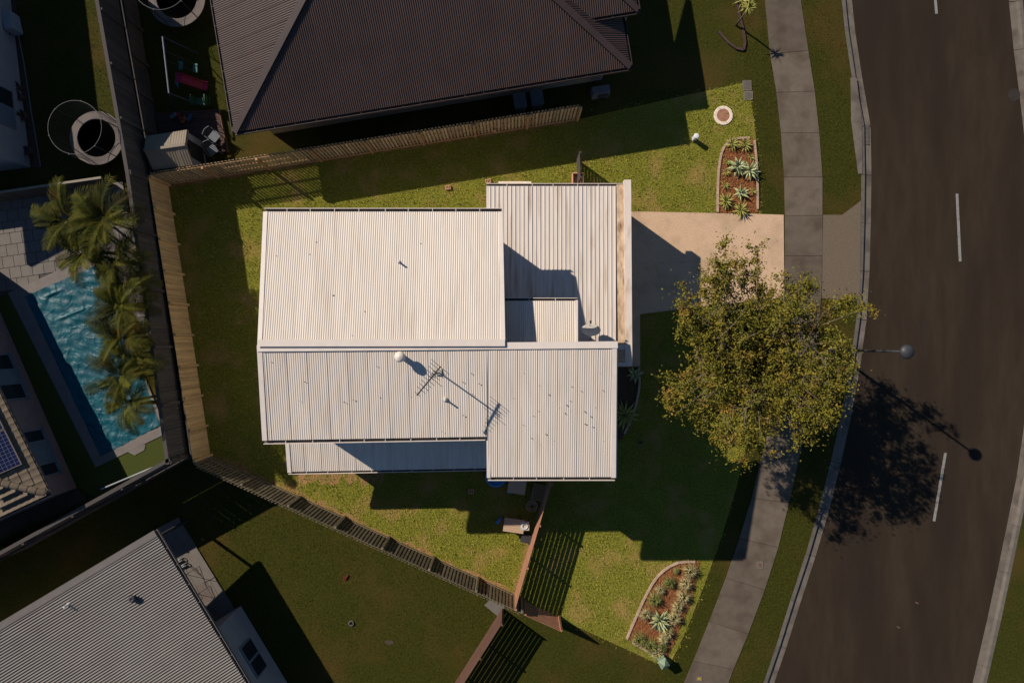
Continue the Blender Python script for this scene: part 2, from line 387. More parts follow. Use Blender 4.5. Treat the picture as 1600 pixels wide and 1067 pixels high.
def resample(line, step):
    out = [Vector(line[0])]; acc = 0
    for i in range(len(line) - 1):
        a = Vector(line[i]); b = Vector(line[i + 1]); d = (b - a).length; t = step - acc
        while t <= d:
            out.append(a + (b - a) * (t / d)); t += step
        acc = d - (t - step)
    return out
def kerb_run(line, side, name):
    root = bpy.data.objects.new(name, None); COL.objects.link(root); root['kind'] = 'structure'
    vis = [p for p in line if -26 < p[1] < 26]
    pts = resample(vis, 2.35)
    for i in range(len(pts) - 1):
        a, b = pts[i], pts[i + 1]; d = (b - a).normalized(); n = Vector((-d.y, d.x)) * side
        a2 = a + d * 0.006; b2 = b - d * 0.006
        m = MB()
        prof = [(0.0, 0.004), (0.17, 0.0), (0.21, -0.03), (0.25, -0.118)]
        for zz in (0,):
            vs = []
            for q in (a2, b2):
                vs += [Vector((q.x + n.x * u, q.y + n.y * u, z)) for u, z in prof] + [Vector((q.x + n.x * 0.25, q.y + n.y * 0.25, -0.3)), Vector((q.x, q.y, -0.3))]
            k = len(prof) + 2
            m.add(vs, [tuple(range(k)), tuple(range(2 * k - 1, k - 1, -1))] + [(j, (j + 1) % k, k + (j + 1) % k, k + j) for j in range(k)])
        m.build('kerb_stone', M['kerb'], root)
        m = MB(); o1 = 0.252; o2 = 0.56
        m.add([(a2.x + n.x * o1, a2.y + n.y * o1, -0.122), (b2.x + n.x * o1, b2.y + n.y * o1, -0.122), (b2.x + n.x * o2, b2.y + n.y * o2, -0.134), (a2.x + n.x * o2, a2.y + n.y * o2, -0.134),
               (a2.x + n.x * o1, a2.y + n.y * o1, -0.3), (b2.x + n.x * o1, b2.y + n.y * o1, -0.3), (b2.x + n.x * o2, b2.y + n.y * o2, -0.3), (a2.x + n.x * o2, a2.y + n.y * o2, -0.3)],
              [(0, 1, 2, 3), (7, 6, 5, 4), (0, 4, 5, 1), (1, 5, 6, 2), (2, 6, 7, 3), (3, 7, 4, 0)])
        m.build('channel_slab', M['pan'], root)
    return root
kerb_run(kerb_l, 1, 'kerb')
kerb_run(east_l, -1, 'far_kerb')

# centre line dashes
for i, (a, b) in enumerate((((1459, -60), (1466, 20)), ((1498, 302), (1503, 408)), ((1480, 708), (1462, 815)))):
    a = P(*a); b = P(*b)
    m = MB(); m.bar((a.x, a.y, -0.134), (b.x, b.y, -0.134), 0.13, 0.006)
    struct(m.build('lane_dash', M['paint']))

# sealed cracks, a manhole lid and a few bits of litter on the asphalt
def crack(x0, y0, x1, y1, w, n=14, j=3.0):
    pts = []
    for i in range(n + 1):
        t = i / n; pts.append(A2(x0 + (x1 - x0) * t + random.uniform(-j, j), y0 + (y1 - y0) * t))
    vs = []; fs = []
    for i, p in enumerate(pts):
        ww = w * random.uniform(.5, 1.3); vs += [(p[0] - ww, p[1], -.1365), (p[0] + ww, p[1], -.1365)]
    for i in range(n): fs.append((2 * i, 2 * i + 1, 2 * i + 3, 2 * i + 2))
    o = MB().add(vs, fs).build('road_crack', M['crack']); o['kind'] = 'structure'
crack(1450, 425, 1446, 520, .018); crack(1452, 505, 1440, 560, .014); crack(1360, 880, 1318, 1010, .02, 18, 4); crack(1349, 900, 1305, 1040, .014, 16, 5); crack(1520, 880, 1480, 1060, .012, 16, 4)
mh = MB().lathe([(.30, -.145), (.30, -.133), (.27, -.131), (.26, -.134), (0, -.134)], (*A2(1588, 147), 0), 24).build('road_manhole', M['asphalt_lid'])
tag(mh, 'faint round manhole lid in the road near the right edge', 'manhole')
for (px, py, l, mm) in ((1406, 981, 'small yellowish scrap lying on the road near the bottom', 'pan'), (1435, 943, 'tiny orange scrap lying on the road', 'terracotta')):
    tag(MB().box((*A2(px, py), -.12), (.15, .06, .02), -.4).build('litter', M[mm]), l, 'litter')

# footpath slabs
FP_L = [(1195, -140), (1195, 0), (1203, 85), (1213, 145), (1220, 208), (1225, 277), (1226, 337), (1226, 400), (1225, 460), (1221, 520), (1215, 580), (1206, 640), (1193, 700), (1174, 778), (1155, 840), (1134, 902), (1108, 970), (1083, 1032), (1052, 1105), (1010, 1200)]
FP_R = [(1245, -140), (1251, 0), (1263, 80), (1273, 143), (1280, 208), (1285, 277), (1285, 337), (1285, 400), (1283, 462), (1279, 524), (1272, 588), (1263, 652), (1252, 700), (1233, 785), (1216, 855), (1195, 921), (1169, 990), (1146, 1045), (1114, 1130), (1070, 1230)]
fp = bpy.data.objects.new('footpath', None); COL.objects.link(fp); fp['kind'] = 'structure'
for i in range(len(FP_L) - 1):
    q = [Vector((*A2(*FP_L[i]), 0)), Vector((*A2(*FP_R[i]), 0)), Vector((*A2(*FP_R[i + 1]), 0)), Vector((*A2(*FP_L[i + 1]), 0))]
    c = sum(q, Vector()) / 4
    q = [p + (c - p).normalized() * 0.012 for p in q]
    dz = random.uniform(-0.004, 0.004)
    MB().prism([(p.x, p.y) for p in q], -0.1, 0.022 + dz).build('path_slab', M['path'], fp)

# lot lawn, driveway
LOT = [(258, 292), (903, 187), (1168, 128), (1177, 180), (1184, 240), (1188, 331), (1191, 420), (1189, 520), (1181, 600), (1169, 680), (1151, 760), (1127, 840), (1100, 915), (1072, 985), (1044, 1044), (868, 963), (815, 937), (326, 716)]
lawn = sheet('lawn', [A2(*p) for p in LOT], 0.0, M['lawn'])
DRIVE = [(940, 331), (1000, 331), (1100, 333), (1195, 335), (1224, 336), (1225, 465), (1105, 478), (1000, 491), (1000, 573), (940, 573)]
drive = struct(MB().prism([A2(*p) for p in DRIVE], -0.1, 0.03).build('driveway', M['drive']))
CROSS = [(1286, 336), (1316, 336), (1345, 314), (1343, 470), (1284, 466)]
struct(MB().prism([A2(*p) for p in CROSS], -0.1, 0.02).build('driveway_crossover', M['crossover']))
# expansion joint in the driveway (a shallow strip)
struct(MB().bar((*A2(1000, 412), 0.0345), (*A2(1190, 405), 0.0345), 0.02, 0.004).build('driveway_joint', M['stain']))

# storm drain lintel and grate
d = thing('storm_drain', 'concrete kerb inlet with dark steel grate beside the road', 'drain', (*A2(1345, 200), 0))
MB().prism([A2(*p) for p in ((1329, 122), (1338, 122), (1346, 190), (1347, 272), (1341, 272), (1330, 190))], -0.1, 0.03).build('lintel', M['pan'], d)
MB().prism([A2(*p) for p in ((1345, 122), (1350, 160), (1360, 190), (1360, 225), (1357, 262), (1355, 262), (1354, 190), (1341, 122))], -0.2, -0.118).build('apron', M['pan'], d)
m = MB()
gx, gy = A2(1352, 211)
for k in range(8):
    m.box((gx - 0.24 + k * 0.068, gy, -0.10), (0.028, 0.9, 0.03))
for k in range(5):
    m.box((gx, gy - 0.43 + k * 0.215, -0.105), (0.5, 0.028, 0.02))
m.build('grate', M['kerb'], d)
MB().box((gx, gy, -0.116), (0.54, 0.94, 0.008)).build('pit_opening', M['black'], d)

# ------------------------------------------------------------------ raised terrace west of the retaining fence
TZ = 1.5
AG = [(150, -330), (216, 52), (259, 296), (315, 701)]           # ground survey of the tall boundary fence
ter = [A2(*p) for p in AG] + [A2(79, 832), A2(-500, 1150), A2(-1500, 1150), A2(-1500, -330)]
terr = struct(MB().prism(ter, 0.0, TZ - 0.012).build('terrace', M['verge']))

# ------------------------------------------------------------------ fences
def fence_root(label, p0, p1, z=0.0, cat='fence', name='boundary_fence'):
    a = Vector((*A2(*p0), z)); b = Vector((*A2(*p1), z)); d = b - a
    return thing(name, label, cat, a, math.atan2(d.y, d.x)), d.length
def board_mesh(name, w, t, h, m):
    mb = MB(); mb.box((0, 0, h / 2), (w, t, h)); return mb.mesh(name, m, None)
def paling_fence(label, p0, p1, h, mats, pitch=0.16, w=0.10, back=True, post=2.4, face=-1, z=0.0, name='paling_fence', plinth=True, jit=0.01, cap=None, z0=0.03):
    r, L = fence_root(label, p0, p1, z, name=name)
    pm, rm = mats
    ph = board_mesh('paling', w, 0.018, h - z0, pm)
    n = int(L / pitch)
    for i in range(n):
        x = (i + 0.5) * L / n
        link('paling', ph, r, (x, face * 0.045, z0 + random.uniform(-jit, jit)), (0, random.uniform(-.006, .006), 0))
        if back and i < n - 1:
            link('paling', ph, r, (x + L / n / 2, -face * 0.045, z0 + random.uniform(-jit, jit)), (0, random.uniform(-.006, .006), 0))
    for zz in (0.25, h * 0.52, h - 0.22):
        MB().box((L / 2, 0, zz), (L, 0.05, 0.075)).build('rail', rm, r, local=True)
    if plinth: MB().box((L / 2, face * 0.078, 0.075), (L, 0.03, 0.15)).build('plinth_board', rm, r, local=True)
    if post:
        k = max(1, round(L / post))
        pmesh = board_mesh('post', 0.10, 0.10, h + 0.03, rm)
        for i in range(k + 1):
            link('post', pmesh, r, (min(max(i * L / k, 0.05), L - 0.05), face * 0.112, 0.0))
    if cap: MB().box((L / 2, 0, h + 0.035), (L, 0.16, 0.035)).build('capping_board', cap, r, local=True)
    return r
def slat_fence(label, p0, p1, h, m, n=11, post=1.8, z=0.0, name='slat_fence'):
    r, L = fence_root(label, p0, p1, z, name=name)
    k = max(1, round(L / post)); bay = L / k
    sh = (h - 0.05) / n
    sm = MB().box((0, 0, 0), (bay - 0.012, 0.02, sh - 0.034)).mesh('slat', m)
    for b in range(k):
        for i in range(n):
            link('slat', sm, r, ((b + .5) * bay, 0, 0.05 + (i + .5) * sh))
    pmesh = board_mesh('post', 0.09, 0.07, h + 0.02, m)
    for b in range(k + 1):
        link('post', pmesh, r, (min(max(b * bay, 0.05), L - 0.05), 0.047, 0))
    return r
WT = (M['fence'], M['rail'])
paling_fence('weathered timber paling fence with gaps between house lawn and brown roofed neighbour', (262, 287), (903, 185), 1.85, WT, 0.165, 0.10, True, 2.4, -1)
paling_fence('tan closeboard timber fence at the west end of the lawn', (262, 289), (328, 712), 1.85, (M['tan_fence'], M['tan_fence']), 0.102, 0.098, False, 1.56, 1, plinth=False, jit=0.004)
paling_fence('weathered paling fence stepping along the south lawn to the slatted fence', (330, 716), (815, 936), 1.85, (M['old_fence'], M['old_fence']), 0.172, 0.10, True, 2.36, 1)
slat_fence('red brown slatted timber fence between back lawn and front lawn', (858, 742), (804, 929), 1.95, M['red_fence'])
slat_fence('short red brown slatted fence return on the south boundary', (818, 938), (874, 963), 1.75, M['red_fence'], 10, 1.8)
slat_fence('red brown slatted fence across the south neighbour lawn', (785, 949), (687, 1103), 1.9, M['red_fence2'], 11, 1.9)
slat_fence('red brown slatted side screen between garage and north fence', (901, 250), (902, 290), 1.5, M['dark_fence'], 10, 1.7)
# tall retaining fence (three runs of one fence line)
def retaining(label, p0, p1, mats, h=1.8):
    r = paling_fence(label, p0, p1, h, mats, 0.155, 0.148, False, 2.6, 1, z=TZ, name='retaining_fence', plinth=False, jit=0.004, cap=mats[1], z0=0.0)
    a = Vector(A2(*p0)); b = Vector(A2(*p1)); L = (b - a).length
    sm = MB().box((0, 0, 0), (2.3, 0.09, 0.19)).mesh('sleeper', mats[1])
    k = max(1, round(L / 2.33))
    for i in range(k):
        for j in range(7):
            link('sleeper', sm, r, ((i + .5) * L / k, 0.10 + random.uniform(-.006, .006), -TZ + 0.1 + j * 0.2), (0, 0, 0), (L / k / 2.33, 1, 1))
    return r
DK = (M['dark_fence'], M['dark_fence'])
retaining('dark timber fence on sleeper wall behind the tan fence and pool palms', (259, 296), (316, 706), DK)
retaining('dark timber fence on sleeper wall beside the trampoline yard', (205, -10), (259, 296), DK)
retaining('dark timber fence on sleeper wall south of the pool turf', (319, 699), (40, 853), DK)
paling_fence('low brown paling fence along the swing set yard', (204, -60), (245, 215), 1.35, (M['brown_fence'], M['brown_fence']), 0.125, 0.12, False, 1.7, 1, name='paling_fence', plinth=False)
# fence between trampoline yard and pool terrace
a = P(0, 317, TZ); b = P(186, 290, TZ)
r = thing('panel_fence', 'grey brown fence with pale capping between pool terrace and trampoline yard', 'fence', P(-60, 325, TZ), math.atan2(27, 186))
L = (P(186, 290, TZ) - P(-60, 325, TZ)).length
pmesh = board_mesh('paling', 0.117, 0.02, 1.35, M['brown_fence'])
for i in range(int(L / 0.12)):
    link('paling', pmesh, r, (0.06 + i * 0.12, 0, 0))
MB().box((L / 2, 0.02, 1.37), (L, 0.1, 0.04)).build('capping_board', M['shed'], r, local=True)

# ------------------------------------------------------------------ metal roofs
def clip_v(poly, u):
    vs = []
    n = len(poly)
    for i in range(n):
        (u0, v0), (u1, v1) = poly[i], poly[(i + 1) % n]
        if (u0 - u) * (u1 - u) <= 0 and abs(u1 - u0) > 1e-9:
            t = (u - u0) / (u1 - u0)
            if -1e-9 <= t <= 1 + 1e-9: vs.append(v0 + t * (v1 - v0))
    if len(vs) < 2: return None
    return min(vs), max(vs)
def metal_roof(poly3, rib, parent, m, pitch=0.085, amp=0.008, per=9, kind='corr', name='roof_sheet', slab=True, slab_mat=None, slab_name='roof', thick=0.16):
    """poly3: convex polygon in world; sheets become sub-parts of a roof part"""
    poly3 = [Vector(p) for p in poly3]
    nrm = Vector((0, 0, 0))
    for i in range(len(poly3)):
        nrm += (poly3[i] - poly3[0]).cross(poly3[(i + 1) % len(poly3)] - poly3[0])
    nrm.normalize()
    if nrm.z < 0: nrm = -nrm
    v = Vector(rib); v = (v - nrm * v.dot(nrm)).normalized(); u = v.cross(nrm).normalized()
    o = poly3[0]
    P2 = [((p - o).dot(u), (p - o).dot(v)) for p in poly3]
    body = MB().prism([(p.x, p.y, p.z - 0.03) for p in poly3], -thick, 0).build(slab_name, slab_mat or m, parent)
    u0 = min(p[0] for p in P2); u1 = max(p[0] for p in P2)
    sw = pitch * per
    ns = max(1, int(math.ceil((u1 - u0) / sw)))
    for k in range(ns):
        a = u0 + k * sw; b = min(a + sw, u1 - 1e-4)
        if b - a < 0.02: continue
        us = []
        if kind == 'corr':
            st = pitch / 8
            x = a
            while x < b: us.append((x, amp * math.cos(2 * math.pi * (x - u0) / pitch))); x += st
            us.append((b, amp * math.cos(2 * math.pi * (b - u0) / pitch)))
        else:
            x = a
            while x < b - pitch * 0.3:
                for fx, hh in ((0, 0), (0.80, 0), (0.83, amp), (0.97, amp), (0.999, 0)):
                    if x + fx * pitch < b: us.append((x + fx * pitch, hh))
                x += pitch
            us.append((b, 0))
        vs = []; rows = 0
        for (x, hh) in us:
            c = clip_v(P2, min(max(x, u0 + 1e-4), u1 - 1e-4))
            if c is None: continue
            lift = 0.009 * (1 - (x - a) / (b - a))
            for vv in c:
                vs.append(o + u * x + v * vv + nrm * (hh + lift))
            rows += 1
        if rows < 2: continue
        mb = MB(); mb.add(vs, [(2 * i, 2 * i + 2, 2 * i + 3, 2 * i + 1) for i in range(rows - 1)])
        ob = mb.build(name, m, body)
        me = ob.data
        if me.polygons and sum(p.normal.z for p in me.polygons) < 0: me.flip_normals()
        if kind == 'corr': me.polygons.foreach_set('use_smooth', [True] * len(me.polygons))
    return body
def gutter(parent, a, b, out, m, w=0.13, lip=0.022, drop=0.03, straps=0.9):
    """open box gutter from a to b, outside direction out"""
    a = Vector(a); b = Vector(b); out = Vector(out).normalized(); d = (b - a).normalized()
    z = Vector((0, 0, 1))
    g = MB()
    g.bar(a + out * (w + lip / 2) - z * (0.07 + drop), b + out * (w + lip / 2) - z * (0.07 + drop), lip, 0.13)
    g.bar(a + out * w / 2 - z * (0.13 + drop), b + out * w / 2 - z * (0.13 + drop), w, 0.01)
    gg = g.build('gutter', m, parent)
    MB().bar(a + out * w / 2 - z * (0.118 + drop), b + out * w / 2 - z * (0.118 + drop), w - 0.004, 0.006).build('gutter_lining', M['gutter_in'], gg)
    L = (b - a).length
    k = int(L / straps)
    for i in range(1, k):
        q = a + d * (i * L / k + random.uniform(-.1, .1)) + out * w / 2 - z * (drop + 0.01)
        MB().bar(q - out * w / 2, q + out * w / 2, 0.022, 0.006).build('gutter_strap', m, gg)
    return gg
def cap(parent, pts, w, m, name='barge_cap', lift=0.02, t=0.02):
    c = MB()
    for i in range(len(pts) - 1):
        a = Vector(pts[i]) + Vector((0, 0, lift)); b = Vector(pts[i + 1]) + Vector((0, 0, lift))
        c.bar(a, b, w, t)
    return c.build(name, m, parent)

# ------------------------------------------------------------------ the house
ZR, ZN, ZS, ZX = 7.58, 6.45, 6.93, 6.74
house = thing('house', 'two storey house with cream corrugated roofs in the middle of the lot', 'house', (*A2(690, 530), 0))
HW = M['wall']
def wall_box(parent, pts, z0, z1, m, name='wall'):
    return MB().prism([A2(*p) for p in pts], z0, z1).build(name, m, parent)
wall_box(house, [(497, 384), (772, 384), (772, 540), (497, 540)], 0, 6.2, HW)
wall_box(house, [(497, 540.2), (774, 540.2), (774, 640), (497, 640)], 0, 6.3, HW)
wall_box(house, [(774.2, 541), (922, 541), (922, 690), (774.2, 690)], 0, 6.15, HW)
wall_box(house, [(772.2, 320), (962, 320), (962, 540), (772.2, 540)], 0, 3.35, HW)
# north slope
N_W, N_E = P(412, 331, ZN), P(784, 331, ZN)
R_W, R_E = P(403, 539, ZR), P(788, 538, ZR)
rn = metal_roof([N_W, N_E, R_E, R_W], (0, 1, -0.18), house, M['roof'])
gutter(house, N_W, N_E, (0, 1, 0), M['trim'])
cap(house, [P(415, 331, ZN), P(406, 539, ZR)], 0.17, M['trim'])
cap(house, [P(782, 331, ZN), P(786, 538, ZR)], 0.17, M['trim'])
cap(house, [P(403, 536, ZR), P(789, 535.5, ZR)], 0.26, M['trim'], 'ridge_cap', 0.05, 0.022)
# south slopes
ZR2 = ZR - 0.06
S_W, S_I = P(411, 688, ZS), P(760, 682, ZS)
metal_roof([P(402, 541, ZR2), P(762, 539.5, ZR2), S_I, S_W], (0.01, -1, -0.18), house, M['roof'])
metal_roof([P(762.2, 539.5, ZR2), P(963, 536, ZR2), P(961, 745, ZX), P(762.2, 745, ZX)], (0.0, -1, -0.18), house, M['roof'])
gutter(house, S_W, P(758, 682, ZS), (0, -1, 0), M['trim'])
gutter(house, P(762.2, 745, ZX), P(961, 745, ZX), (0, -1, 0), M['trim'])
cap(house, [P(405.5, 541, ZR2), P(414, 688, ZS)], 0.19, M['trim'])
cap(house, [P(960, 538, ZR2), P(958.5, 746, ZX)], 0.18, M['trim'])
cap(house, [P(763, 688, ZS - 0.02), P(763.5, 746, ZX)], 0.14, M['trim'])
cap(house, [P(402, 544, ZR2), P(965, 538.5, ZR2)], 0.26, M['trim'], 'ridge_cap', 0.024, 0.02)
# soffit fascia on the east gable
MB().bar(P(964, 540, ZR2 - 0.12), P(962.5, 745, ZX - 0.12), 0.03, 0.22).build('fascia', M['trim'], house)
# lean-to along the south side
ZL0, ZL1 = 3.25, 2.95
metal_roof([P(446, 686, ZL0), P(771, 679, ZL0), P(771, 731, ZL1), P(450, 737, ZL1)], (0, -1, -0.2), house, M['roof'])
gutter(house, P(450, 737, ZL1), P(771, 731, ZL1), (0, -1, 0), M['trim'], w=0.1)
cap(house, [P(448.5, 686, ZL0), P(452.5, 738, ZL1)], 0.17, M['trim'])
wall_box(house, [(508, 640.3), (773, 640.3), (773, 706), (508, 706)], 0, 2.78, HW)
# garage deck roof with box gutter and parapet
ZG = 3.62
metal_roof([P(760, 291, ZG - 0.10), P(963, 291, ZG - 0.10), P(963, 536, ZG), P(760, 536, ZG)], (0, 1, -0.03), house, M['deckroof'], pitch=0.182, amp=0.030, per=4, kind='trim')
gutter(house, P(760, 291, ZG - 0.10), P(972, 291, ZG - 0.10), (0, 1, 0), M['trim'], w=0.11)
gbx = MB(); gbx.prism([(*A2(800 + (p[0] - 800) * (1 - (ZG - .1) / H), 533.5 + (p[1] - 533.5) * (1 - (ZG - .1) / H)),) for p in ((963.5, 289), (975.5, 289), (975.5, 538), (963.5, 538))], ZG - 0.2, ZG - 0.07)
gbx.build('box_gutter', M['stain'], house)
fpz = ZG + 0.12
def pp(px, py, z):
    p = P(px, py, z); return (p.x, p.y)
MB().prism([pp(975.5, 281, fpz), pp(986, 281, fpz), pp(988, 572, fpz), pp(977.5, 572, fpz)], ZG - 0.30, fpz).build('parapet', M['stained_trim'], house)
MB().prism([pp(966, 566, fpz), pp(977.3, 566, fpz), pp(977.3, 572, fpz), pp(966, 572, fpz)], ZG - 0.28, fpz).build('porch_beam', M['trim'], house)
MB().prism([pp(930, 538.5, fpz - .06), pp(977, 538.5, fpz - .06), pp(977, 546, fpz - .06), pp(930, 546, fpz - .06)], ZG - 0.26, fpz - 0.06).build('porch_beam', M['trim'], house)
x, y = pp(981, 568, 3.3); MB().box((x, y, 1.65), (0.16, 0.16, 3.3)).build('post', M['trim'], house)
# garage door
x, y = A2(962.5, 410); gd = MB()
for k in range(5): gd.box((x + 0.02, y, 0.27 + k * 0.46), (0.05, 4.8, 0.44))
gd.build('garage_door', M['trim'], house)
# upper link roof over the stair
ZK = 6.0
metal_roof([P(789, 470, ZK), P(902.5, 470, ZK), P(902.5, 538, ZK + 0.25), P(789, 538, ZK + 0.25)], (0, 1, -0.1), house, M['roof'])
gutter(house, P(789, 470, ZK), P(902.5, 470, ZK), (0, 1, 0), M['trim'], w=0.1)
cap(house, [P(901, 469, ZK), P(901, 538, ZK + 0.25)], 0.1, M['trim'])
kf = lambda px, py: (800 + (px - 800) * (1 - ZK / H), 533.5 + (py - 533.5) * (1 - ZK / H))
wall_box(house, [kf(792, 497), kf(893, 497), kf(896, 540), kf(792, 540)], ZG - 0.2, ZK - 0.1, HW)
# windows on the street side and the back lawn side
def window(parent, c, w, h, axis, out):
    x, y, z = c
    d = (0.06, w, h) if axis == 'y' else (w, 0.06, h)
    f = MB().box(c, d).build('window', M['frame'], parent)
    g = (0.02, w - .12, h - .12) if axis == 'y' else (w - .12, 0.02, h - .12)
    MB().box((x + out[0] * .032, y + out[1] * .032, z), g).build('pane', M['glass'], f)
x, y = A2(922, 590); window(house, (x + .02, y, 4.9), 1.8, 1.2, 'y', (1, 0))
x, y = A2(922, 640); window(house, (x + .02, y, 1.6), 2.2, 1.4, 'y', (1, 0))
x, y = A2(560, 384); window(house, (x, y + .02, 4.9), 1.8, 1.1, 'x', (0, 1))
x, y = A2(690, 384); window(house, (x, y + .02, 4.9), 1.2, 1.1, 'x', (0, 1))
x, y = A2(860, 690); window(house, (x, y - .02, 4.7), 1.8, 1.2, 'x', (0, -1))

def roof_z(px, py):
    """height of the south slope under a photo position"""
    z = 7.0
    for _ in range(6):
        p = P(px, py, z); r0 = P(690, 541, ZR2)
        z = ZR2 - (ZR2 - ZX) / 5.32 * (r0.y - p.y)
    return z
# roof fittings: separate things fixed on the roof
z = roof_z(627, 556); p = P(628, 557, z)
o = thing('roof_ventilator', 'cream domed roof ventilator just below the ridge', 'roof vent', p)
MB().lathe([(0.11, -0.1), (0.11, 0.34), (0.13, 0.36)], p, 20).build('collar', M['trim'], o, True)
MB().lathe([(0.13, 0.36), (0.195, 0.43), (0.205, 0.50), (0.18, 0.58), (0.12, 0.63), (0.0, 0.655)], p, 24).build('dome', M['trim'], o, True)
def vent_pipe(px, py, z, label, h=0.32, r=0.035):
    p = P(px, py, z); o = thing('vent_pipe', label, 'vent pipe', p, group='plumbing vents on the roofs')
    MB().tube([p - Vector((0, 0, .06)), p + Vector((0, 0, h))], r, 10).build('pipe', M['white'], o)
    MB().lathe([(0.11, -0.04), (0.05, 0.06), (0.036, 0.07)], p, 12).build('flashing', M['dish'], o)
vent_pipe(696, 624, roof_z(696, 624), 'small white vent pipe on the south roof below the antenna')
def roof_zn(px, py):
    z = 7.0
    for _ in range(6):
        p = P(px, py, z); r0 = P(690, 538, ZR); z = ZR - (ZR - ZN) / 5.2 * (p.y - r0.y)
    return z
vent_pipe(624, 410, roof_zn(624, 410), 'small dark vent pipe in the middle of the north roof')
# antenna
z = roof_z(686, 582); p = P(686, 582, z)
an = thing('television_antenna', 'thin television antenna on a mast on the south roof', 'antenna', p)
top = p + Vector((0, 0, 1.75))
MB().tube([p - Vector((0, 0, .1)), top], 0.028, 8).build('mast', M['dark'], an)
MB().box(p + Vector((-0.02, 0.03, 0.03)), (0.24, 0.24, 0.03)).build('base_plate', M['dish'], an)
bd = Vector((-47, -57, 0)).normalized(); bt = top - Vector((0, 0, 0.05))
ba, bb = bt + bd * 0.95, bt - bd * 0.38
MB().bar(ba, bb, 0.05, 0.05).build('boom', M['dark'], an)
sd = Vector((-bd.y, bd.x, 0))
el = MB()
for k, (t, l) in enumerate(((-0.36, .42), (-0.25, .36), (-0.12, .34), (0.02, .30), (0.14, .5), (0.28, .26), (0.42, .24), (0.56, .22), (0.7, .2), (0.9, .14))):
    q = bt + bd * t + Vector((0, 0, 0.02)); el.tube([q - sd * l, q + sd * l], 0.009, 4)
for t in (-.1, -.02, .06, .14): el.bar(bt + bd * t - sd * .1 + Vector((0, 0, .08)), bt + bd * t + sd * .1 + Vector((0, 0, .08)), 0.03, 0.03)
el.build('elements', M['dark'], an)
# scattered dead leaves lying on the roofs
def litter(n, x0, x1, y0, y1, zf, name='fallen_leaves'):
    mb = MB()
    for i in range(n):
        px, py = random.uniform(x0, x1), random.uniform(y0, y1); q = P(px, py, zf(px, py) + .03); a = random.uniform(0, 6.28); l = random.uniform(.02, .05); w = l * .45
        d_ = Vector((math.cos(a) * l, math.sin(a) * l, 0)); e_ = Vector((-math.sin(a) * w, math.cos(a) * w, .01))
        mb.add([q - d_, q + e_, q + d_, q - e_], [(0, 1, 2, 3)])
    o = mb.build(name, M['bark_dark'], house); o['kind'] = 'stuff'
litter(26, 800, 950, 560, 735, roof_z)
litter(14, 420, 750, 560, 675, roof_z)
litter(8, 430, 770, 345, 525, roof_zn)
# satellite dish
p = P(919, 533, ZG + 0.1)
sdish = thing('satellite_dish', 'grey satellite dish on a stand on the garage roof', 'satellite dish', p)
dc = P(923, 518, ZG + 0.85)
nd = Vector((-0.05, 0.78, 0.62)).normalized()
R = nd.to_track_quat('Z', 'Y').to_matrix()
prof = [(0.0, 0.0), (0.12, 0.008), (0.22, 0.028), (0.33, 0.06), (0.41, 0.095)]
MB().lathe(prof + [(0.415, 0.085)] + [(r, zz - 0.015) for r, zz in reversed(prof)], dc, 28, R).build('reflector', M['dish'], sdish, True)
MB().tube([p - Vector((0, 0, .1)), Vector((p.x, p.y, dc.z - 0.15)), dc - nd * 0.02], 0.022, 8).build('mast', M['steel'], sdish)
m = MB(); m.bar(p + Vector((-.25, -.05, -.03)), Vector((p.x, p.y, dc.z - .2)), 0.02, 0.02); m.bar(p + Vector((.25, -.05, -.03)), Vector((p.x, p.y, dc.z - .2)), 0.02, 0.02); m.build('stay', M['steel'], sdish)
lnb = dc + nd * 0.48 - R @ Vector((0, 0.05, 0)) + Vector((0, 0, -0.05))
MB().tube([dc + R @ Vector((0, -0.33, 0.06)) , lnb], 0.011, 6).build('feed_arm', M['dark'], sdish)
MB().box(lnb, (0.07, 0.1, 0.07)).build('feed_horn', M['dark'], sdish)

# ------------------------------------------------------------------ brown roofed neighbour
ZB = 3.1
bh = thing('brown_roof_house', 'single storey house with dark brown corrugated hip roof to the north', 'house', (*A2(680, 60), 0))
sw, se = P(366, 207, ZB), P(985, 105, ZB)
ed = (se - sw).normalized(); nd2 = Vector((-ed.y, ed.x, 0))
pit = math.tan(math.radians(22)); D = 7.6
k = 1.0
hip_w = sw + (ed + nd2) * D + Vector((0, 0, D * pit)); hip_e = se + (-ed + nd2) * D + Vector((0, 0, D * pit))
nw = sw + nd2 * 2 * D; ne = se + nd2 * 2 * D
metal_roof([sw, se, hip_e, hip_w], nd2 + Vector((0, 0, pit)), bh, M['brown'], pitch=0.095, amp=0.013, per=8)
metal_roof([nw, sw, hip_w], ed + Vector((0, 0, pit)), bh, M['brown'], pitch=0.095, amp=0.013, per=8)
metal_roof([se, ne, hip_e], -ed + Vector((0, 0, pit)), bh, M['brown'], pitch=0.095, amp=0.013, per=8)
metal_roof([ne, nw, hip_w, hip_e], -nd2 + Vector((0, 0, pit)), bh, M['brown'], pitch=0.095, amp=0.013, per=8)
for a, b in ((sw, hip_w), (se, hip_e)): cap(bh, [a, b], 0.3, M['brown_trim'], 'hip_cap', 0.05, 0.03)
cap(bh, [hip_w, hip_e], 0.3, M['brown_trim'], 'ridge_cap', 0.05, 0.03)
gutter(bh, sw, se, -nd2, M['brown_trim'], w=0.1); gutter(bh, nw, sw, -ed, M['brown_trim'], w=0.1); gutter(bh, se, ne, ed, M['brown_trim'], w=0.1)
i5 = 0.75
MB().prism([tuple((q)[:2]) for q in (sw + (ed + nd2) * i5, se + (-ed + nd2) * i5, ne + (-ed - nd2) * i5, nw + (ed - nd2) * i5)], 0, ZB - 0.15).build('wall', M['nwall2'], bh)
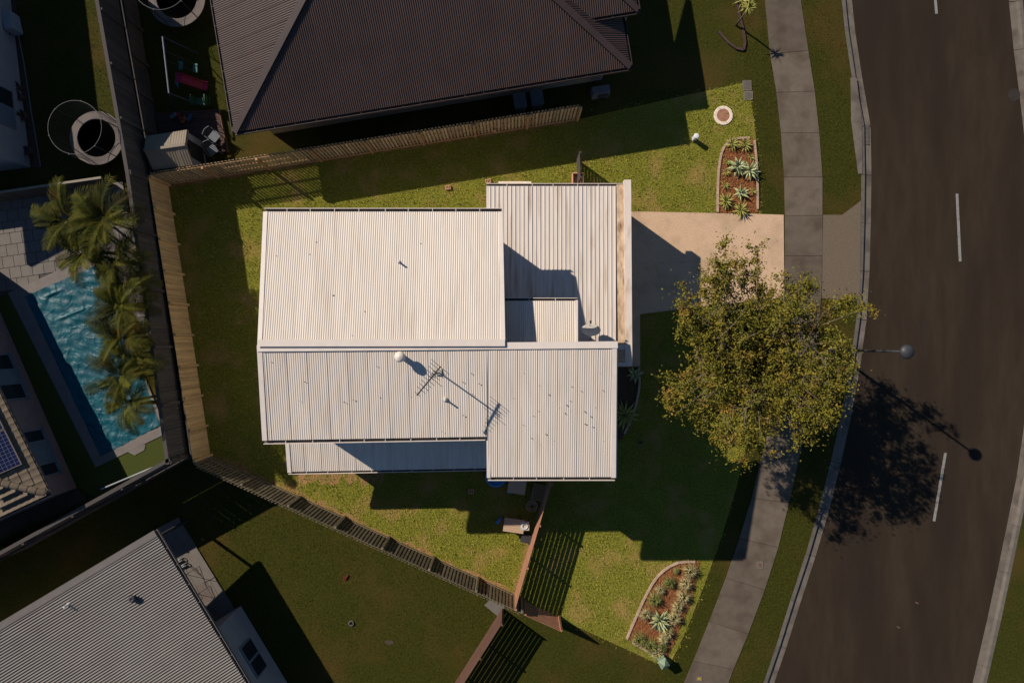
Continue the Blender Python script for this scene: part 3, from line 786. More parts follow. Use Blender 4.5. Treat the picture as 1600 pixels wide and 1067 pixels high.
# east porch wing
w0 = P(997, 17, ZB + 0.6)
W_in = w0 - ed * 3.2
wr = w0 + nd2 * 2.6 + Vector((0, 0, 2.6 * pit)) - ed * 2.6
wn_ = w0 + nd2 * 5.2
metal_roof([W_in - ed * 2.0 + nd2 * 0, w0, wr, wr - ed * 3.4], nd2 + Vector((0, 0, pit)), bh, M['brown'], pitch=0.095, amp=0.013, per=8, slab_name='porch_roof')
metal_roof([w0, wn_, wr], -ed + Vector((0, 0, pit)), bh, M['brown'], pitch=0.095, amp=0.013, per=8, slab_name='porch_roof')
cap(bh, [w0, wr], 0.26, M['brown_trim'], 'hip_cap', 0.05, 0.03)
gutter(bh, W_in, w0, -nd2, M['brown_trim'], w=0.1); gutter(bh, w0, wn_, ed, M['brown_trim'], w=0.1)
q = w0 - ed * 0.4 + nd2 * 0.4; MB().box((q.x, q.y, ZB / 2), (0.3, 0.3, ZB - .1)).build('post', M['nwall2'], bh)
# air conditioner and bins beside its south wall
def at_ground(px, py): return Vector((*A2(px, py), 0))
def ac_unit(px, py, rz, label, z=0.0, m='dimwhite'):
    p = P(px, py, z + 0.7); p.z = z
    o = thing('air_conditioner', label, 'air conditioner', p, rz)
    MB().box((0, 0, 0.42), (0.85, 0.36, 0.70)).build('casing', M[m], o, local=True)
    MB().lathe([(0.27, 0), (0.27, 0.02)], (0.1, -0.182, 0.42), 18, Matrix.Rotation(math.pi / 2, 3, 'X')).build('fan_grille', M['dark'], o, local=True)
    for sx in (-.3, .3): MB().box((sx, 0, 0.035), (0.08, 0.4, 0.07)).build('foot', M['dark'], o, local=True)
    return o
ac_unit(939, 141, 0.16, 'pale air conditioner unit in shade below the brown roof', 0.0, 'chair_white')
ac_unit(12, 32, -1.35, 'grey air conditioner unit against the white wall of trampoline yard', TZ)
def wheelie(px, py, label, rz=0.0, m='dimwhite'):
    p = at_ground(px, py); o = thing('wheelie_bin', label, 'bin', p, rz, 'bins below the brown eave')
    b = MB(); b.add([(-.22, -.27, .05), (.22, -.27, .05), (.22, .22, .05), (-.22, .22, .05), (-.28, -.34, .95), (.28, -.34, .95), (.28, .32, .95), (-.28, .32, .95)], [(3, 2, 1, 0), (4, 5, 6, 7), (0, 1, 5, 4), (1, 2, 6, 5), (2, 3, 7, 6), (3, 0, 4, 7)])
    b.build('body', M[m], o, local=True)
    MB().box((0, -0.01, 0.975), (0.6, 0.72, 0.04)).build('lid', M[m], o, local=True)
    for sx in (-.2, .2): MB().lathe([(0.09, -.02), (0.09, .02)], (sx, 0.27, 0.09), 12, Matrix.Rotation(math.pi / 2, 3, 'Y')).build('wheel', M['black'], o, local=True)
wheelie(812, 168, 'pale bin in shade below the brown eave, left of the pair', 0.16, 'chair_white')
wheelie(838, 164, 'pale bin in shade below the brown eave, right of the pair', 0.16, 'chair_white')

# ------------------------------------------------------------------ south west neighbour with grey roof
ZC = 3.2
gh = thing('grey_roof_house', 'single storey house with grey corrugated roof at lower left', 'house', (*A2(60, 1100), 0))
c0 = P(241, 829, ZC); c1 = P(386, 1069, ZC)
dd = (c1 - c0).normalized(); perp = Vector((dd.y, -dd.x, 0))
if perp.x > 0: perp = -perp
run = 8.6; zr = run * 0.16
rd0 = c0 + perp * run + Vector((0, 0, zr)); Lr = 14.0
c1b = c0 + dd * Lr; rd1 = rd0 + dd * Lr
metal_roof([c0, c1b, rd1, rd0], -perp + Vector((0, 0, -0.16)), gh, M['grey'], pitch=0.115, amp=0.022, per=7)
f0 = rd0 + perp * run - Vector((0, 0, zr)); f1 = rd1 + perp * run - Vector((0, 0, zr))
metal_roof([rd0, rd1, f1, f0], perp + Vector((0, 0, -0.16)), gh, M['grey'], pitch=0.115, amp=0.022, per=7)
gutter(gh, c0, c1b, -perp, M['grey_trim'], w=0.1)
cap(gh, [c0 + dd * 0.12, rd0 + dd * 0.12], 0.3, M['grey_trim'])
cap(gh, [rd0, rd1], 0.5, M['grey_trim'], 'ridge_cap', 0.04, 0.03)
i6 = 0.55
MB().prism([tuple(q[:2]) for q in (c0 + dd * 5.2 + perp * i6 * 0.3, c1b + perp * i6 * .3, f1 - perp * i6, f0 + dd * i6 - perp * i6, rd0 + dd * i6, c0 + dd * i6 + perp * 3.2, c0 + dd * 5.2 + perp * 3.2)], 0, ZC - 0.1).build('wall', M['nwall'], gh)
q = c0 + dd * 0.3 + perp * 0.25; MB().box((q.x, q.y, ZC / 2 - .1), (0.12, 0.12, ZC - .3)).build('post', M['dark'], gh)
q = c0 + dd * 6.6; q2 = c0 + dd * 8.2
f = MB().bar(q + Vector((0, 0, -1.75)) - perp * -0.13, q2 + Vector((0, 0, -1.75)) - perp * -0.13, 0.08, 1.2).build('window', M['frame'], gh)
off = -perp * -0.085
for s in (0.25, 0.75):
    mid = q.lerp(q2, s)
    MB().bar(mid - dd * 0.34 + Vector((0, 0, -1.75)) + off, mid + dd * 0.34 + Vector((0, 0, -1.75)) + off, 0.02, 1.05).build('pane', M['glass'], f)
# its patio slab
PAT = [(232, 832), (279, 808), (383, 977), (345, 1000)]
struct(MB().prism([A2(*p) for p in PAT], -0.1, 0.06).build('patio_slab', M['tile']))
def whirly(px, py, zz, label):
    p = P(px, py, zz); o = thing('roof_vent', label, 'roof vent', p)
    MB().lathe([(0.10, -0.05), (0.10, 0.12), (0.15, 0.14), (0.15, 0.20), (0.05, 0.24), (0.05, 0.2), (0.0, 0.2)], p, 16).build('cowl', M['dark'], o, True)
def gz(px, py):
    z = 3.6
    for _ in range(5):
        p = P(px, py, z); z = ZC + 0.16 * (p - c0).dot(perp)
    return z
whirly(210, 933, gz(210, 933), 'dark round vent cowl on the grey roof')
vent_pipe(107, 944, gz(107, 944), 'small dark vent pipe on the grey roof at lower left')
# clothes airer, bicycle-like clutter and rug on the patio
p = at_ground(310, 905)
o = thing('clothes_airer', 'thin wire clothes airer standing on the patio slab', 'clothes airer', p, -1.05)
m = MB()
for sy in (-.28, 0, .28): m.tube([(-.8, sy, .95), (.8, sy, .95)], 0.008, 4)
for sx in (-.8, .8): m.tube([(sx, -.28, .95), (sx, .28, .95)], 0.012, 5)
m.build('rails', M['dark'], o, local=True)
for sx in (-.55, .55): MB().tube([(sx, -.4, .06), (sx, .28, .95)], .012, 5).tube([(sx, .4, .06), (sx, -.28, .95)], .012, 5).build('legs', M['dark'], o, local=True)
MB().prism([A2(*p) for p in ((306, 915), (322, 905), (338, 929), (334, 936), (322, 940), (312, 932))], 0.0605, 0.068).build('outdoor_rug', M['ring'])
tag(bpy.data.objects['outdoor_rug'], 'brown rug lying on the patio slab', 'rug')
for (px, py, l) in ((278, 876, 'dark wheeled item beside the gutter on the patio, upper one'), (284, 884, 'dark wheeled item beside the gutter on the patio, lower one')):
    p = at_ground(px, py); p.z = .06; o = thing('scooter', l, 'scooter', p, 0.5, 'scooters on the patio')
    m = MB()
    for sx in (-.3, .3): m.ring((sx, 0, .11), .09, .022, 14, 5, Matrix.Rotation(math.pi / 2, 3, 'X'))
    m.build('wheels', M['black'], o, local=True)
    MB().box((0, 0, .14), (.5, .12, .03)).build('deck', M['dimwhite'], o, local=True)
    MB().tube([(.28, 0, .14), (.22, 0, .75)], .015, 6).tube([(.22, -.18, .75), (.22, .18, .75)], .013, 6).build('handlebar', M['dark'], o, local=True)

# ------------------------------------------------------------------ pool terrace and brick house
POOL = [(40, 463), (160, 411), (251, 664), (158, 713)]
OUT = [(13, 458), (150, 396), (262, 676), (150, 730)]
def tp(px, py, z=TZ):
    p = P(px, py, z); return (p.x, p.y)
cop = bpy.data.objects.new('pool_coping', None)
cm = MB()
for i in range(4):
    j = (i + 1) % 4
    cm.prism([tp(*OUT[i]), tp(*OUT[j]), tp(*POOL[j]), tp(*POOL[i])], TZ - 0.3, TZ + 0.035)
struct(cm.build('pool_coping', M['coping']))
struct(MB().prism([tp(*p) for p in ((186, 713), (199, 705), (211, 711), (226, 703), (228, 694), (200, 699))], TZ - 0.02, TZ + 0.031).build('pool_step_pad', M['coping']))
# pool cover: crinkled sheet
nx, ny = 150, 280
a, b, c, d4 = [Vector((*tp(*p, TZ), 0)) for p in POOL]
uu = np.linspace(0, 1, nx); vv = np.linspace(0, 1, ny)
U, V = np.meshgrid(uu, vv)
X = (1 - V) * ((1 - U) * a.x + U * b.x) + V * ((1 - U) * d4.x + U * c.x)
Y = (1 - V) * ((1 - U) * a.y + U * b.y) + V * ((1 - U) * d4.y + U * c.y)
Z = np.zeros_like(X)
for k in range(620):
    cx, cy = rng.uniform(0, 1), rng.uniform(0, 1)
    th = rng.uniform(0, math.pi); sc = rng.uniform(0.08, 0.32)
    x0 = (1 - cy) * ((1 - cx) * a.x + cx * b.x) + cy * ((1 - cx) * d4.x + cx * c.x)
    y0 = (1 - cy) * ((1 - cx) * a.y + cx * b.y) + cy * ((1 - cx) * d4.y + cx * c.y)
    al = (X - x0) * math.cos(th) + (Y - y0) * math.sin(th); ac_ = -(X - x0) * math.sin(th) + (Y - y0) * math.cos(th) + 0.12 * np.sin(al * 4 + k)
    Z += rng.uniform(.004, .014) * np.exp(-(al / sc) ** 2 - (ac_ / 0.035) ** 2)
for k in range(90):
    kx, ky, ph = rng.normal(0, 7), rng.normal(0, 7), rng.uniform(0, 6.28)
    Z += 0.0020 * np.sin(kx * X + ky * Y + ph + 1.3 * np.sin(1.7 * X + k))
for (u0, v0, l) in ((.45, .2, .45), (.32, .05, .25)):
    x0 = (1 - v0) * ((1 - u0) * a.x + u0 * b.x) + v0 * ((1 - u0) * d4.x + u0 * c.x)
    y0 = (1 - v0) * ((1 - u0) * a.y + u0 * b.y) + v0 * ((1 - u0) * d4.y + u0 * c.y)
    th = math.radians(22); al = (X - x0) * math.cos(th) + (Y - y0) * math.sin(th); ac_ = -(X - x0) * math.sin(th) + (Y - y0) * math.cos(th)
    Z += 0.06 * np.exp(-(al / (l * 1.6)) ** 4 - (ac_ / 0.07) ** 2)
vs = np.stack([X, Y, TZ + 0.045 + Z], -1).reshape(-1, 3)
fs = [(j * nx + i, j * nx + i + 1, (j + 1) * nx + i + 1, (j + 1) * nx + i) for j in range(ny - 1) for i in range(nx - 1)]
me = bpy.data.meshes.new('pool_cover'); me.from_pydata(vs.tolist(), [], fs); me.materials.append(M['cover'])
me.polygons.foreach_set('use_smooth', [True] * len(me.polygons))
bm = bmesh.new(); bm.from_mesh(me); bmesh.ops.recalc_face_normals(bm, faces=bm.faces)
if sum(f.normal.z for f in bm.faces) < 0: bmesh.ops.reverse_faces(bm, faces=bm.faces)
bm.to_mesh(me); bm.free()
tag(link('pool_cover', me), 'crinkled teal plastic cover over the swimming pool', 'pool cover')
# turf around the pool
sheet('synthetic_turf', [tp(*p) for p in ((-10, 470), (13, 458), (150, 730), (262, 676), (270, 716), (150, 778), (118, 757))], TZ + 0.004, M['turf'])
# pavers: grid of single pavers on a joint bed
bed = [(-40, 325), (192, 291), (222, 430), (226, 520), (160, 400), (150, 396), (13, 458), (-40, 480)]
pv = sheet('terrace_paving', [tp(*p) for p in bed], TZ + 0.004, M['grout'])
def inside(p, poly):
    x, y = p; r = False; n = len(poly)
    for i in range(n):
        x1, y1 = poly[i]; x2, y2 = poly[(i + 1) % n]
        if (y1 > y) != (y2 > y) and x < (x2 - x1) * (y - y1) / (y2 - y1) + x1: r = not r
    return r
bedw = [tp(*p) for p in bed]
th = math.radians(8.5); ps = 0.53
pm = MB().box((0, 0, 0), (ps - .022, ps - .022, 0.03)).mesh('paver', M['tile'])
c0x, c0y = tp(90, 380)
for i in range(-14, 15):
    for j in range(-10, 11):
        x = c0x + ps * (i * math.cos(th) - j * math.sin(th)) + (ps / 2 * (j % 2)) * math.cos(th); y = c0y + ps * (i * math.sin(th) + j * math.cos(th)) + (ps / 2 * (j % 2)) * math.sin(th)
        if inside((x, y), bedw): link('paver', pm, pv, (x, y, TZ + 0.016 + random.uniform(-.002, .002)), (0, 0, th))
# glass pool fence rail
p0 = P(158, 764, TZ + .9); p1 = P(258, 722, TZ + .9)
o = thing('pool_railing', 'pale pipe railing along the south edge of the pool turf', 'railing', (p0.x, p0.y, TZ))
MB().tube([p0, p1], 0.035, 8).build('top_rail', M['dimwhite'], o)
for k in range(5):
    q = p0.lerp(p1, k / 4); MB().tube([(q.x, q.y, TZ), q], 0.025, 8).build('post', M['dimwhite'], o)
# brick house
bk = thing('brick_house', 'brick house with tan tiled roof and solar panels at left edge', 'house', (*tp(20, 700), TZ))
ZE = TZ + 2.7
e0 = P(75, 771, ZE); eN = P(-60, 500, ZE); eW = P(-120, 862, ZE)
dn = (eN - e0).normalized(); dw = (eW - e0).normalized()
hipd = (dn + dw); hp = e0 + hipd * 5.5 + Vector((0, 0, 5.5 * 0.40))
for (A, B, d1, nmz) in ((e0, eN, dn, dw), (e0, eW, dw, dn)):
    inn = (nmz - d1 * nmz.dot(d1)).normalized()
    slope = Vector((inn.x, inn.y, 0.40)).normalized()
    nv = d1.cross(slope); nv = nv if nv.z > 0 else -nv
    Lr_ = 12.0
    body = MB(); top = [A, A + d1 * Lr_, A + d1 * Lr_ + slope * 6.2, A + d1 * 0 + (hp - A)]
    body.prism([(q.x, q.y, q.z - .03) for q in top], -.14, 0)
    rb = body.build('roof', M['dtile'], bk)
    Rm = Matrix((d1, slope, nv)).transposed()
    tm = MB(); tm.add([(-.15, -.22, 0.0), (.15, -.22, 0.0), (.15, .2, 0.0), (-.15, .2, 0.0), (-.15, -.22, 0.045), (-.05, -.22, 0.03), (.05, -.22, .03), (.15, -.22, 0.05), (.15, .2, 0.015), (.05, .2, 0.002), (-.05, .2, 0.002), (-.15, .2, 0.012)],
                     [(3, 2, 1, 0), (0, 1, 7, 6, 5, 4), (4, 5, 10, 11), (5, 6, 9, 10), (6, 7, 8, 9), (0, 4, 11, 3), (1, 2, 8, 7), (2, 3, 11, 10, 9, 8)])
    tmesh = tm.mesh('roof_tile', M['dtile'])
    eul = Rm.to_euler()
    w2 = [((q - A).dot(d1), (q - A).dot(slope)) for q in top]
    for i in range(0, 36):
        for j in range(0, 16):
            u, v = 0.15 + i * 0.305, 0.15 + j * 0.36
            if inside((u, v), w2):
                q = A + d1 * u + slope * v + nv * 0.0
                X0 = 800 + q.x * S * H / (H - q.z); Y0 = 533.5 - q.y * S * H / (H - q.z)
                if X0 > -12 and Y0 > 560 and Y0 < 860:
                    off = Vector(bk.location)
                    link('roof_tile', tmesh, rb, q - off, eul)
hd = (hp - e0).normalized()
hm = MB().lathe([(0.13, -.17), (0.15, -.1), (0.15, .15), (0.13, .17)], (0, 0, 0), 12).mesh('hip_tile', M['dtile'])
for k in range(9):
    q = e0 + hd * (0.22 + k * 0.34) + Vector((0, 0, .0)) - Vector(bk.location)
    link('hip_tile', hm, bk, q, hd.to_track_quat('Z', 'Y').to_euler())
gutter(bk, e0, eN, -dw, M['ring'], w=.09); gutter(bk, e0, eW, -dn, M['ring'], w=.09)
win = 0.5
k0 = Vector((*tp(120, 762), 0)); k1 = Vector((*tp(-40, 395), 0)); kd = (k1 - k0).normalized(); kp = Vector((kd.y, -kd.x, 0))
if kp.x < 0: kp = -kp
k2 = k0 - kp * 12
MB().prism([tuple(q[:2]) for q in (k0, k1, k1 - kp * 12, k2)], TZ, ZE - 0.12).build('wall', M['bricks'], bk)
def bwin(t0, t1, z0, z1, split):
    a = k0 + kd * t0; b = k0 + kd * t1; zc = (z0 + z1) / 2
    f = MB().bar((a.x + kp.x * .02, a.y + kp.y * .02, zc), (b.x + kp.x * .02, b.y + kp.y * .02, zc), .07, z1 - z0).build('window', M['frame'], bk)
    n = len(split)
    for i, mm in enumerate(split):
        s0 = t0 + .06 + (t1 - t0 - .06) * i / n; s1 = t0 + (t1 - t0 - .06) * (i + 1) / n
        a = k0 + kd * s0; b = k0 + kd * s1
        MB().bar((a.x + kp.x * .055, a.y + kp.y * .055, zc), (b.x + kp.x * .055, b.y + kp.y * .055, zc), .015, z1 - z0 - .12).build('pane', M[mm], f)
    MB().bar((k0 + kd * (t0 - .05) + kp * .06).to_3d() + Vector((0, 0, z0 - .03)), (k0 + kd * (t1 + .05) + kp * .06).to_3d() + Vector((0, 0, z0 - .03)), .16, .05).build('sill', M['frame'], f)
bwin(0.9, 3.1, TZ + 0.7, TZ + 2.2, ['glass', 'blind', 'blind', 'glass'])
bwin(4.6, 6.8, TZ + 0.7, TZ + 2.2, ['glass', 'blind', 'glass'])
# solar panels on the east slope
inn = (dw - dn * dw.dot(dn)).normalized(); slope = Vector((inn.x, inn.y, 0.40)).normalized(); nv = dn.cross(slope); nv = nv if nv.z > 0 else -nv
Rm = Matrix((dn, slope, nv)).transposed()
smesh = MB().box((0, 0, .0), (1.58, 0.98, .02)).mesh('cells', M['solar'])
for k in range(3):
    c = e0 + dn * (2.4 + k * 1.68) + slope * 0.85 + nv * 0.13
    o = thing('solar_panel', ('blue solar panel nearest the hip of the tan tiled roof', 'second blue solar panel up from the hip of the tan tiled roof', 'third blue solar panel from the hip, at the left picture edge')[k], 'solar panel', c, group='solar panels on the brick house')
    link('cells', smesh, o, (0, 0, 0), Rm.to_euler())
    fr = MB()
    for s in (-1, 1): fr.box((s * .81, 0, 0), (.04, 1.06, .045)); fr.box((0, s * .51, 0), (1.66, .04, .044))
    link('frame', fr.mesh('frame', M['ring']), o, (0, 0, 0), Rm.to_euler())
# dark yard south of the brick house
sheet('side_yard', [tp(*p) for p in ((-60, 800), (0, 806), (120, 764), (136, 780), (-60, 872))], TZ + 0.006, M['soil'])

# ------------------------------------------------------------------ trampoline yard (west)
wh = thing('white_wall_house', 'white walled house at the top left picture edge', 'house', (*tp(-40, 120), TZ))
q0, q1 = Vector((*tp(48, 262), 0)), Vector((*tp(-26, -360), 0))
qd = (q1 - q0).normalized(); qp = Vector((-qd.y, qd.x, 0)); qp = qp if qp.x < 0 else -qp
MB().prism([tuple(q[:2]) for q in (q0, q1, q1 + qp * 10, q0 + qp * 10)], TZ, TZ + 2.9).build('wall', M['nwall'], wh)
rc = [q0 - qd * 0.5 - qp * .5, q1 - qp * .5, q1 + qp * 5 , q0 - qd * .5 + qp * 5]
metal_roof([Vector((q.x, q.y, TZ + 2.95 + (0 if i in (0, 1) else 1.6))) for i, q in enumerate(rc)], qp + Vector((0, 0, .29)), wh, M['brown'], pitch=.095, amp=.012, per=8)
a = q0 + qd * 1.55 - qp * .02; b = q0 + qd * 3.3 - qp * .02
f = MB().bar((a.x, a.y, TZ + 1.35), (b.x, b.y, TZ + 1.35), .07, 1.3).build('window', M['frame'], wh)
for s0, s1, mm in ((.04, .5, 'blind'), (.54, .97, 'glass')):
    x0 = a.lerp(b, s0) - qp * .035; x1 = a.lerp(b, s1) - qp * .035
    MB().bar((x0.x, x0.y, TZ + 1.35), (x1.x, x1.y, TZ + 1.35), .015, 1.15).build('pane', M[mm], f)
sheet('garden_strip', [tp(*p) for p in ((17, -10), (50, 262), (65, 262), (30, 50), (24, -10))], TZ + .006, M['soil'])
e = [tp(26, 40), tp(38, 100), tp(50, 180), tp(64, 260)]
tag(MB().tube([(p[0], p[1], TZ + .02) for p in e], .03, 6).build('garden_edging', M['coping']), 'thin grey edging along the shaded garden strip', 'edging')
def pot(px, py, r, h, label, plant=False, z=TZ, m='terracotta'):
    p = Vector((*tp(px, py, z), z)); o = thing('plant_pot', label, 'plant pot', p, group='pots along the white wall')
    MB().lathe([(r * .7, 0), (r, h), (r * 1.08, h), (r * 1.08, h + .04), (r * .9, h + .04), (r * .85, h - .04)], p, 16).build('bowl', M[m], o)
    MB().lathe([(r * .85, 0), (0, .01)], p + Vector((0, 0, h - .04)), 16).build('soil', M['soil'], o)
    if plant: tuft_mesh('foliage', 26, .3, .25, M['vblade'], o, p + Vector((0, 0, h - .04)))
def tuft_mesh(name, n, hh, spread, m, parent, base, w=0.022):
    mb = MB()
    base = Vector(base)
    for i in range(n):
        a = random.uniform(0, 6.283); t = random.uniform(.15, 1.0)
        L = hh * random.uniform(.7, 1.15)
        d = Vector((math.cos(a), math.sin(a), 0)); s = Vector((-d.y, d.x, 0)) * w
        r0 = base + d * spread * .08
        p1 = r0 + d * spread * t * .5 + Vector((0, 0, L * (1 - .35 * t))); p2 = r0 + d * spread * t * 1.1 + Vector((0, 0, L * (1 - .75 * t)))
        mb.add([r0 - s, r0 + s, p1 + s * .8, p1 - s * .8, p2], [(0, 1, 2, 3), (3, 2, 4)])
    return mb.build(name, m, parent)
pot(17, 59, .22, .35, 'round dark pot nearest the air conditioner')
pot(32, 139, .19, .35, 'square-looking terracotta pot, upper of two beside the white wall')
pot(35, 154, .2, .35, 'terracotta pot just below the upper one by the white wall')
pot(39, 184, .24, .3, 'terracotta pot with a plant below the window of the white wall', True)
pot(49, 239, .2, .35, 'lone terracotta pot near the lower end of the garden strip')
def trampoline(px, py, r, label, tilt=0):
    p = Vector((*tp(px, py, TZ + .8), TZ)) if px < 200 else P(px, py, .8) * 1.0
    if px >= 200: p.z = 0
    o = thing('trampoline', label, 'trampoline', p)
    z = p.z
    MB().lathe([(r * .70, .79), (r * .72, .815), (r, .815), (r, .77), (r * .72, .77), (r * .70, .79)], p, 40).build('pad', M['ring'], o)
    MB().lathe([(0, .775), (r * .70, .785)], p, 40).build('jumping_mat', M['black'], o)
    MB().ring(p + Vector((0, 0, 2.35)), r * .95, .012, 40, 6).build('net_hoop', M['hoop'], o)
    for k in range(6):
        a = k * math.pi / 3 + .3; d = Vector((math.cos(a), math.sin(a), 0))
        MB().tube([p + d * r * 1.03 + Vector((0, 0, 0)), p + d * r * 1.03 + Vector((0, 0, .8)), p + d * r * .97 + Vector((0, 0, 2.35))], .022, 6).build('pole', M['dark'], o)
    net = MB()
    for k in range(72):
        a = k * math.pi / 36; d = Vector((math.cos(a), math.sin(a), 0))
        net.tube([p + d * r * .9 + Vector((0, 0, .8)), p + d * r * .95 + Vector((0, 0, 2.35))], .0035, 3, False)
    for k in range(9):
        net.ring(p + Vector((0, 0, 1.0 + k * .15)), r * (.905 + .005 * k), .0035, 36, 3)
    ob = net.build('safety_net', M['black'], o)
trampoline(151, 216, 1.22, 'round trampoline with net hoop beside the dark fence')
trampoline(276, -2, 1.36, 'round trampoline cut off by the top edge near the brown roof')

# ------------------------------------------------------------------ play yard (north west)
def gpt(px, py, z=0): return P(px, py, z)
dk = thing('timber_deck', 'dark red timber deck beside the beige shed', 'deck', (*A2(300, 210), 0))
dpoly = [(244, 178), (342, 172), (356, 238), (262, 250)]
dp = [A2(*p) for p in dpoly]
bx0 = Vector(dp[0]); bx1 = Vector(dp[1]); bx2 = Vector(dp[2]); bx3 = Vector(dp[3])
nb = 16
for i in range(nb):
    t0 = i / nb + .004; t1 = (i + 1) / nb - .004
    A_ = bx0.lerp(bx3, t0); B_ = bx1.lerp(bx2, t0); C_ = bx1.lerp(bx2, t1); D_ = bx0.lerp(bx3, t1)
    MB().prism([tuple(A_), tuple(B_), tuple(C_), tuple(D_)], .12, .15).build('deck_board', M['deckboard'], dk)
MB().bar((*A2(344, 173), .1), (*A2(358, 240), .1), .06, .2).build('fascia_board', M['red_fence2'], dk)
# shed
sh = thing('garden_shed', 'small beige gabled garden shed beside the deck', 'shed', (*A2(275, 232), 0), 0)
zs, zr_ = 1.75, 2.2
e00, e10 = P(228, 213, zs), P(292, 203, zs)        # north eave
s00, s10 = P(238, 266, zs), P(301, 258, zs)        # south eave
r00, r10 = (e00 + s00) / 2, (e10 + s10) / 2
r00.z = r10.z = zr_
metal_roof([e00, e10, r10, r00], (r10 - e10), sh, M['shed'], pitch=.12, amp=.006, per=6)
metal_roof([s00, s10, r10, r00], (r10 - s10), sh, M['shed'], pitch=.12, amp=.014, per=6, kind='trim')
cap(sh, [r00, r10], .12, M['shed'], 'ridge_cap', .03, .02)
def inset(q, t, z): c = (e00 + s10) / 2; v = q.lerp(c, t); return (v.x, v.y)
MB().prism([inset(q, .06, 0) for q in (e00, e10, s10, s00)], 0, zs - .14).build('wall', M['dimwhite'], sh)
g0 = e10.lerp(s10, .06); g1 = e10.lerp(s10, .94); ridge_m = r10 - (r10 - r00).normalized() * .12
ix = -(r10 - r00).normalized() * .12
MB().add([g0 + ix + Vector((0, 0, -.15)), g1 + ix + Vector((0, 0, -.15)), r10 + ix + Vector((0, 0, -.05))], [(0, 1, 2)]).build('gable', M['dimwhite'], sh)
c = (e10 + s10) / 2 - (r10 - r00).normalized() * .07; c.z = .95
MB().bar(c + (s10 - e10).normalized() * -.42, c + (s10 - e10).normalized() * .42, .05, 1.5).build('door', M['black'], sh)
def patio_chair(px, py, rz, label):
    p = P(px, py, .15 + .4); p.z = .151
    o = thing('patio_chair', label, 'chair', p, rz, 'white chairs on the dark deck')
    MB().box((0, 0, .42), (.44, .44, .03)).build('seat', M['chair_white'], o, local=True)
    m = MB(); m.tube([(-.22, .22, .42), (-.24, .30, .85), (0, .34, .9), (.24, .30, .85), (.22, .22, .42)], .022, 6)
    for k in range(-2, 3): m.bar((k * .08, .24, .42), (k * .085, .325, .86), .04, .012)
    m.build('backrest', M['chair_white'], o, local=True)
    for sx in (-1, 1):
        MB().tube([(sx * .24, -.2, .42), (sx * .26, -.18, .64), (sx * .25, .26, .66)], .02, 6).build('armrest', M['chair_white'], o, local=True)
        for sy in (-1, 1): MB().tube([(sx * .2, sy * .2, .42), (sx * .25, sy * .25, 0)], .018, 6).build('leg', M['chair_white'], o, local=True)
patio_chair(335, 214, 0.9, 'white plastic armchair on the deck, upper of the two')
patio_chair(332, 235, 0.6, 'white plastic armchair on the deck, lower of the two')
# swing set
sp = P(259, 102, 2.0); sp.z = 0
sw_ = thing('swing_set', 'metal swing set with pale top bar in the shaded yard', 'swing set', sp)
t0, t1 = P(254, 58, 2.0), P(264, 146, 2.0)
MB().tube([t0, t1], .035, 8).build('top_bar', M['swing_bar'], sw_)
dx = Vector((1, .08, 0)); m = MB()
for t in (t0, t1):
    for s in (-1, 1): MB().tube([t, (t.x + s * .75, t.y + s * .06, 0)], .025, 6).build('leg', M['swing_blue'], sw_)
for f_, off, mm in ((.22, .0, 'teal_plastic'), (.30, .75, 'teal_plastic')):
    c = t0.lerp(t1, f_ + .06); c = Vector((c.x + .05 + off * .9, c.y + off * .1, .55))
    s = MB().box(c, (.2, .42, .04)).build('seat', M[mm], sw_)
    ch = MB()
    for sy in (-.2, .2): ch.tube([c + Vector((0, sy, 0)), Vector((t0.lerp(t1, f_ + .06).x, c.y + sy, 2.0))], .008, 4)
    ch.build('chain', M['dark'], s)
c = t0.lerp(t1, 1.0)
MB().box((c.x + .75, c.y + .15, .5), (.95, .32, .05)).box((c.x + .45, c.y + .15, .72), (.07, .4, .4)).box((c.x + 1.1, c.y + .15, .72), (.07, .4, .4)).build('glider', M['green_plastic'], sw_)
sl = P(278, 122, 1.0); sl.z = 0
o = thing('toy_slide', 'pink plastic slide beside the swing set', 'slide', sl, -0.12)
m = MB()
pr = [(-.1, 1.0), (.15, .98), (.5, .62), (.85, .26), (1.05, .18)]
for i in range(len(pr) - 1):
    (x0, z0), (x1, z1) = pr[i], pr[i + 1]
    m.bar((x0, 0, z0), (x1, 0, z1), .38, .03); m.bar((x0, .2, z0 + .05), (x1, .2, z1 + .05), .03, .12); m.bar((x0, -.2, z0 + .05), (x1, -.2, z1 + .05), .03, .12)
m.build('chute', M['pink_plastic'], o, local=True)
m = MB()
for sy in (-.18, .18): m.tube([(-.12, sy, 1.0), (-.45, sy, 0)], .025, 6)
for k in range(1, 4): m.tube([(-.12 - .33 * (1 - k * .25), -.18, k * .25), (-.12 - .33 * (1 - k * .25), .18, k * .25)], .018, 6)
m.build('ladder', M['blue_plastic'], o, local=True)
def toy(px, py, mm, label, z=.151):
    p = P(px, py, z + .1); p.z = z
    o = thing('toy_truck', label, 'toy', p, random.uniform(0, 3), 'toys on the dark deck')
    MB().box((0, 0, .12), (.36, .18, .1)).box((.12, 0, .2), (.12, .17, .1)).build('body', M[mm], o, local=True)
    for sx in (-.12, .12):
        for sy in (-.09, .09): MB().lathe([(.055, -.02), (.055, .02)], (sx, sy, .055), 10, Matrix.Rotation(math.pi / 2, 3, 'X')).build('wheel', M['black'], o, local=True)
toy(282, 184, 'dim_red', 'red toy on the deck')
toy(288, 188, 'dim_orange', 'orange toy on the deck beside the red one')
toy(297, 185, 'dim_blue', 'blue toy on the deck right of the orange one')
toy(272, 182, 'chair_white', 'pale grey toy on the deck left of the red one')

